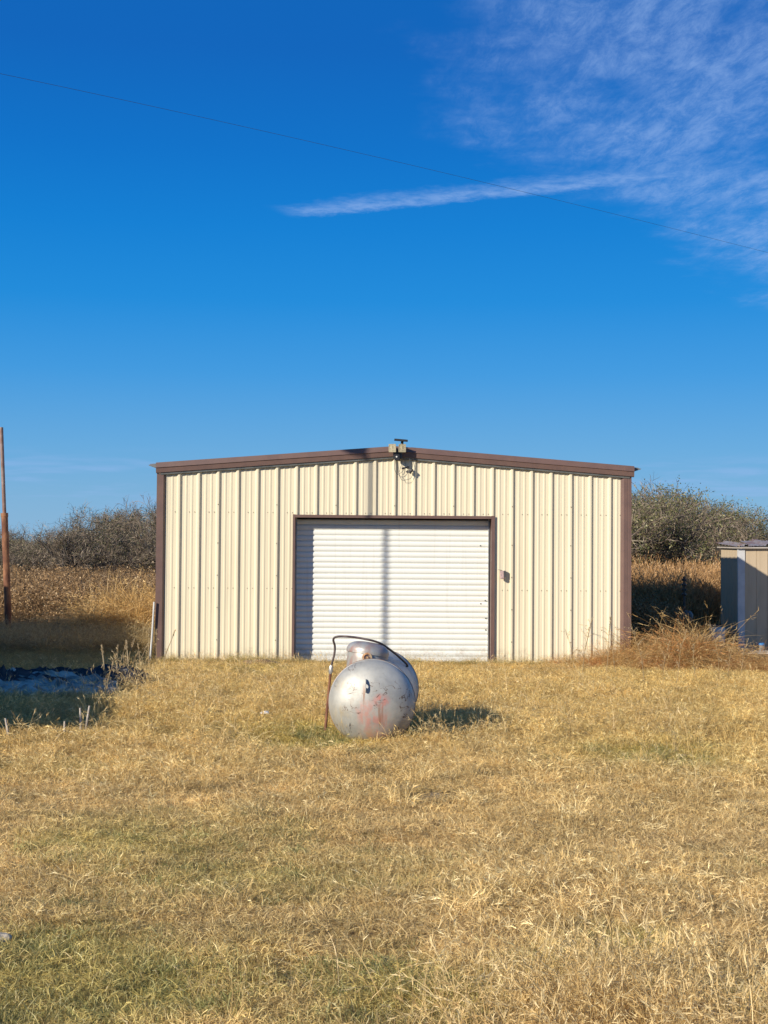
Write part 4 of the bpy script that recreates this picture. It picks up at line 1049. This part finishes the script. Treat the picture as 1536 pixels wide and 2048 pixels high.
for i, (px, py) in enumerate(((1183, 1330), (1150, 1325), (1165, 1333), (1212, 1332), (1235, 1335), (1290, 1350), (1325, 1345), (1352, 1350), (1395, 1345), (1440, 1345), (1455, 1340), (1480, 1335))):
    x_, y_ = gp_(px, py + 22); y_ = min(y_, 21.7); x_ = (px - 768) / 2844 * y_
    o = ob('dead_stalk', sm2[i % 4], None, (x_, y_, 0), (0, 0, rs.uniform(-.6, .6)), label="thin seeding stalk rising in front of the barn's right corner", cat='weed stalk', group='seeding stalks at the right corner')
    f = rs.uniform(.55, 1.0); o.scale = (f, f, f)
STUB = ['leaning pale stub at the far left of the near shade edge', 'shortest pale stub, alone between the left stub and the forked pair', 'left stub of the forked pair at the near shade edge',
        'right stub of the forked pair at the near shade edge', 'leaning stub just right of the tarps', 'longer leaning stub nearest the tall dead stalks']
# cut stubs along the near shadow edge
for i, (px, py, h, lx_) in enumerate(((25, 1468, .19, -.2), (135, 1464, .13, .0), (168, 1460, .24, -.05), (176, 1460, .26, .15), (160, 1400, .2, -.3), (182, 1388, .25, -.4))):
    x_, y_ = gp_(px, py); mb = MB(); mb.tube([(0, 0, -.02), (lx_ * h * .5, 0, h * .5), (lx_ * h, 0, h)], [.013, .011, .009], 7)
    ob('cut_stub', mb.mesh('cut_stub', M['wood'], True, 50), None, (x_, y_, float(hz(x_, y_))), label=STUB[i], cat='weed stub', group='cut stubs in the shade')
# fallen pale branches in the field
for i, (p0, p1, lb) in enumerate((((176, 1240), (203, 1277), 'long pale fallen branch leaning in the field weeds'), ((166, 1250), (194, 1275), 'short pale fallen branch behind the shaded grass'))):
    a_ = W2(p0[0], p0[1], 28.2); b_ = W2(p1[0], p1[1], 27.6); mb = MB(); md_ = (a_ + b_) / 2 + Vector((.03, 0, -.04)); o_ = b_.copy()
    mb.tube([a_ - o_, md_ - o_, Vector((0, 0, -.03))], [.015, .024, .03], 7); ob('fallen_branch', mb.mesh('fallen_branch', M['wood'], True, 60), None, tuple(o_), label=lb, cat='branch')


# ------------------------------------------------------------------ mesquite trees
def mesquite(seed, leafy, leafmat):
    np.random.seed(seed); limb = MB(); rb = Ribbons(); lf = Ribbons()

    def grow_(p, d, ln, r, lev):
        n_ = 4 if lev < 3 else 3; pts = [p.copy()]; dd = d.copy()
        for k in range(n_):
            dd = dd + np.random.randn(3) * (.20 if lev < 2 else .28); 
            if lev >= 1: dd[2] += .07 if lev < 3 else .05
            dd /= np.linalg.norm(dd); q_ = pts[-1] + dd * ln / n_; q_[2] = max(q_[2], .08); pts.append(q_)
        if lev <= 2:
            limb.tube(pts, [r * (1 - .5 * k / n_) for k in range(n_ + 1)], 6 if lev < 2 else 4, cap=False)
        else:
            rb.blade(pts, max(r * 2, .011), np.random.rand())
        if lev == 5:
            return
        kids = {0: 4, 1: 4, 2: 5, 3: 5, 4: 4}[lev]
        for k in range(kids):
            f = .3 + .7 * (k + np.random.rand()) / kids; f = min(f, 1) * n_; i = min(int(f), n_ - 1); b0 = pts[i] * (1 - (f - i)) + pts[i + 1] * (f - i)
            sd_ = np.random.randn(3); sd_ -= dd * sd_.dot(dd); sd_ /= np.linalg.norm(sd_); sd_[2] = sd_[2] * .6 + .12
            nd = dd * .75 + sd_ * .85; nd /= np.linalg.norm(nd)
            grow_(b0, nd, ln * (.62 + .16 * np.random.rand()), r * .55, lev + 1)
            if lev == 4:
                e_ = b0 + nd * ln * .35
                if np.random.rand() < leafy:
                    for m_ in range(4):
                        a_ = np.random.randn(3); a_ /= np.linalg.norm(a_); b_ = np.cross(a_, np.random.randn(3)); b_ /= np.linalg.norm(b_)
                        lf.quad(e_ + np.random.randn(3) * .09, a_ * (.020 + .022 * np.random.rand()), b_ * .014, np.random.rand())
    for s_ in range(3):
        az_ = 2.1 * s_ + np.random.rand(); ln = .40 + .6 * np.random.rand(); d = np.array([math.cos(az_) * ln, math.sin(az_) * ln, 1.0]); d /= np.linalg.norm(d)
        grow_(np.array([math.cos(az_) * .06, math.sin(az_) * .06, -.05]), d, 1.35 + .4 * np.random.rand(), .085, 0)
    return limb.mesh('mesquite_limbs', M['bark'], True), rb.mesh('mesquite_twigs', M['twig']), lf.mesh('mesquite_leaves', M[leafmat])


protos = [mesquite(501, .10, 'leafA'), mesquite(502, .28, 'leafA'), mesquite(503, .75, 'leafB'), mesquite(504, .5, 'leafB')]


def tree(pi, x_, y_, s_, rz, label, group):
    t = empty('mesquite_tree', (x_, y_, float(hz(x_, y_))), rz, label=label, cat='tree', group=group); t.scale = (s_, s_, s_)
    a_, b_, c_ = protos[pi]; ob('trunk', a_, t); cr = ob('crown', b_, t); ob('foliage', c_, cr)
    return t


tr = random.Random(9)
for row, (yy, sc_) in enumerate(((60, .92), (67, 1.0), (74, 1.08), (83, 1.2))):
    x_ = -.145 * yy
    while x_ > -.30 * yy - 2:
        hfac = .92 + .18 * max(0, min(1, (x_ / yy + .26) / .09))
        pk = tr.choice((0, 0, 1)); tree(pk, x_ + tr.uniform(-.4, .4), yy + tr.uniform(-2, 2), sc_ * hfac * (tr.choice((1.0, 1.12, 1.18)) if x_ > -.205 * yy else tr.choice((.72, .85, .95, 1.02))), tr.uniform(0, 6.28),
             ('bare grey-brown mesquite in the %s row of the thicket left of the barn', 'thinly leaved olive mesquite in the %s row of the thicket left of the barn')[pk] % ('nearest', 'second', 'third', 'farthest')[row], 'mesquite thicket left of the barn')
        x_ -= tr.uniform(1.8, 3.0)
for row, (yy, sc_) in enumerate(((43, .86), (50, .98), (58, 1.02), (68, 1.1))):
    x_ = .155 * yy
    while x_ < .30 * yy + 2:
        hfac = 1.36 - .36 * max(0, min(1, (x_ / yy - .225) / .05))
        pk = tr.choice((2, 3, 2, 1)) if x_ > .2 * yy else tr.choice((2, 3)); tree(pk, x_ + tr.uniform(-.4, .4), yy + tr.uniform(-2, 2), sc_ * hfac * (tr.uniform(1.06, 1.16) if x_ < .225 * yy else tr.uniform(.84, .98)), tr.uniform(0, 6.28),
             {1: 'thinly leaved grey mesquite in the %s row right of the barn', 2: 'well leaved yellow-green mesquite in the %s row right of the barn', 3: 'half-bare yellow-green mesquite in the %s row right of the barn'}[pk] % ('nearest', 'second', 'third', 'farthest')[row], 'mesquite trees right of the barn')
        x_ += tr.uniform(1.9, 2.7)
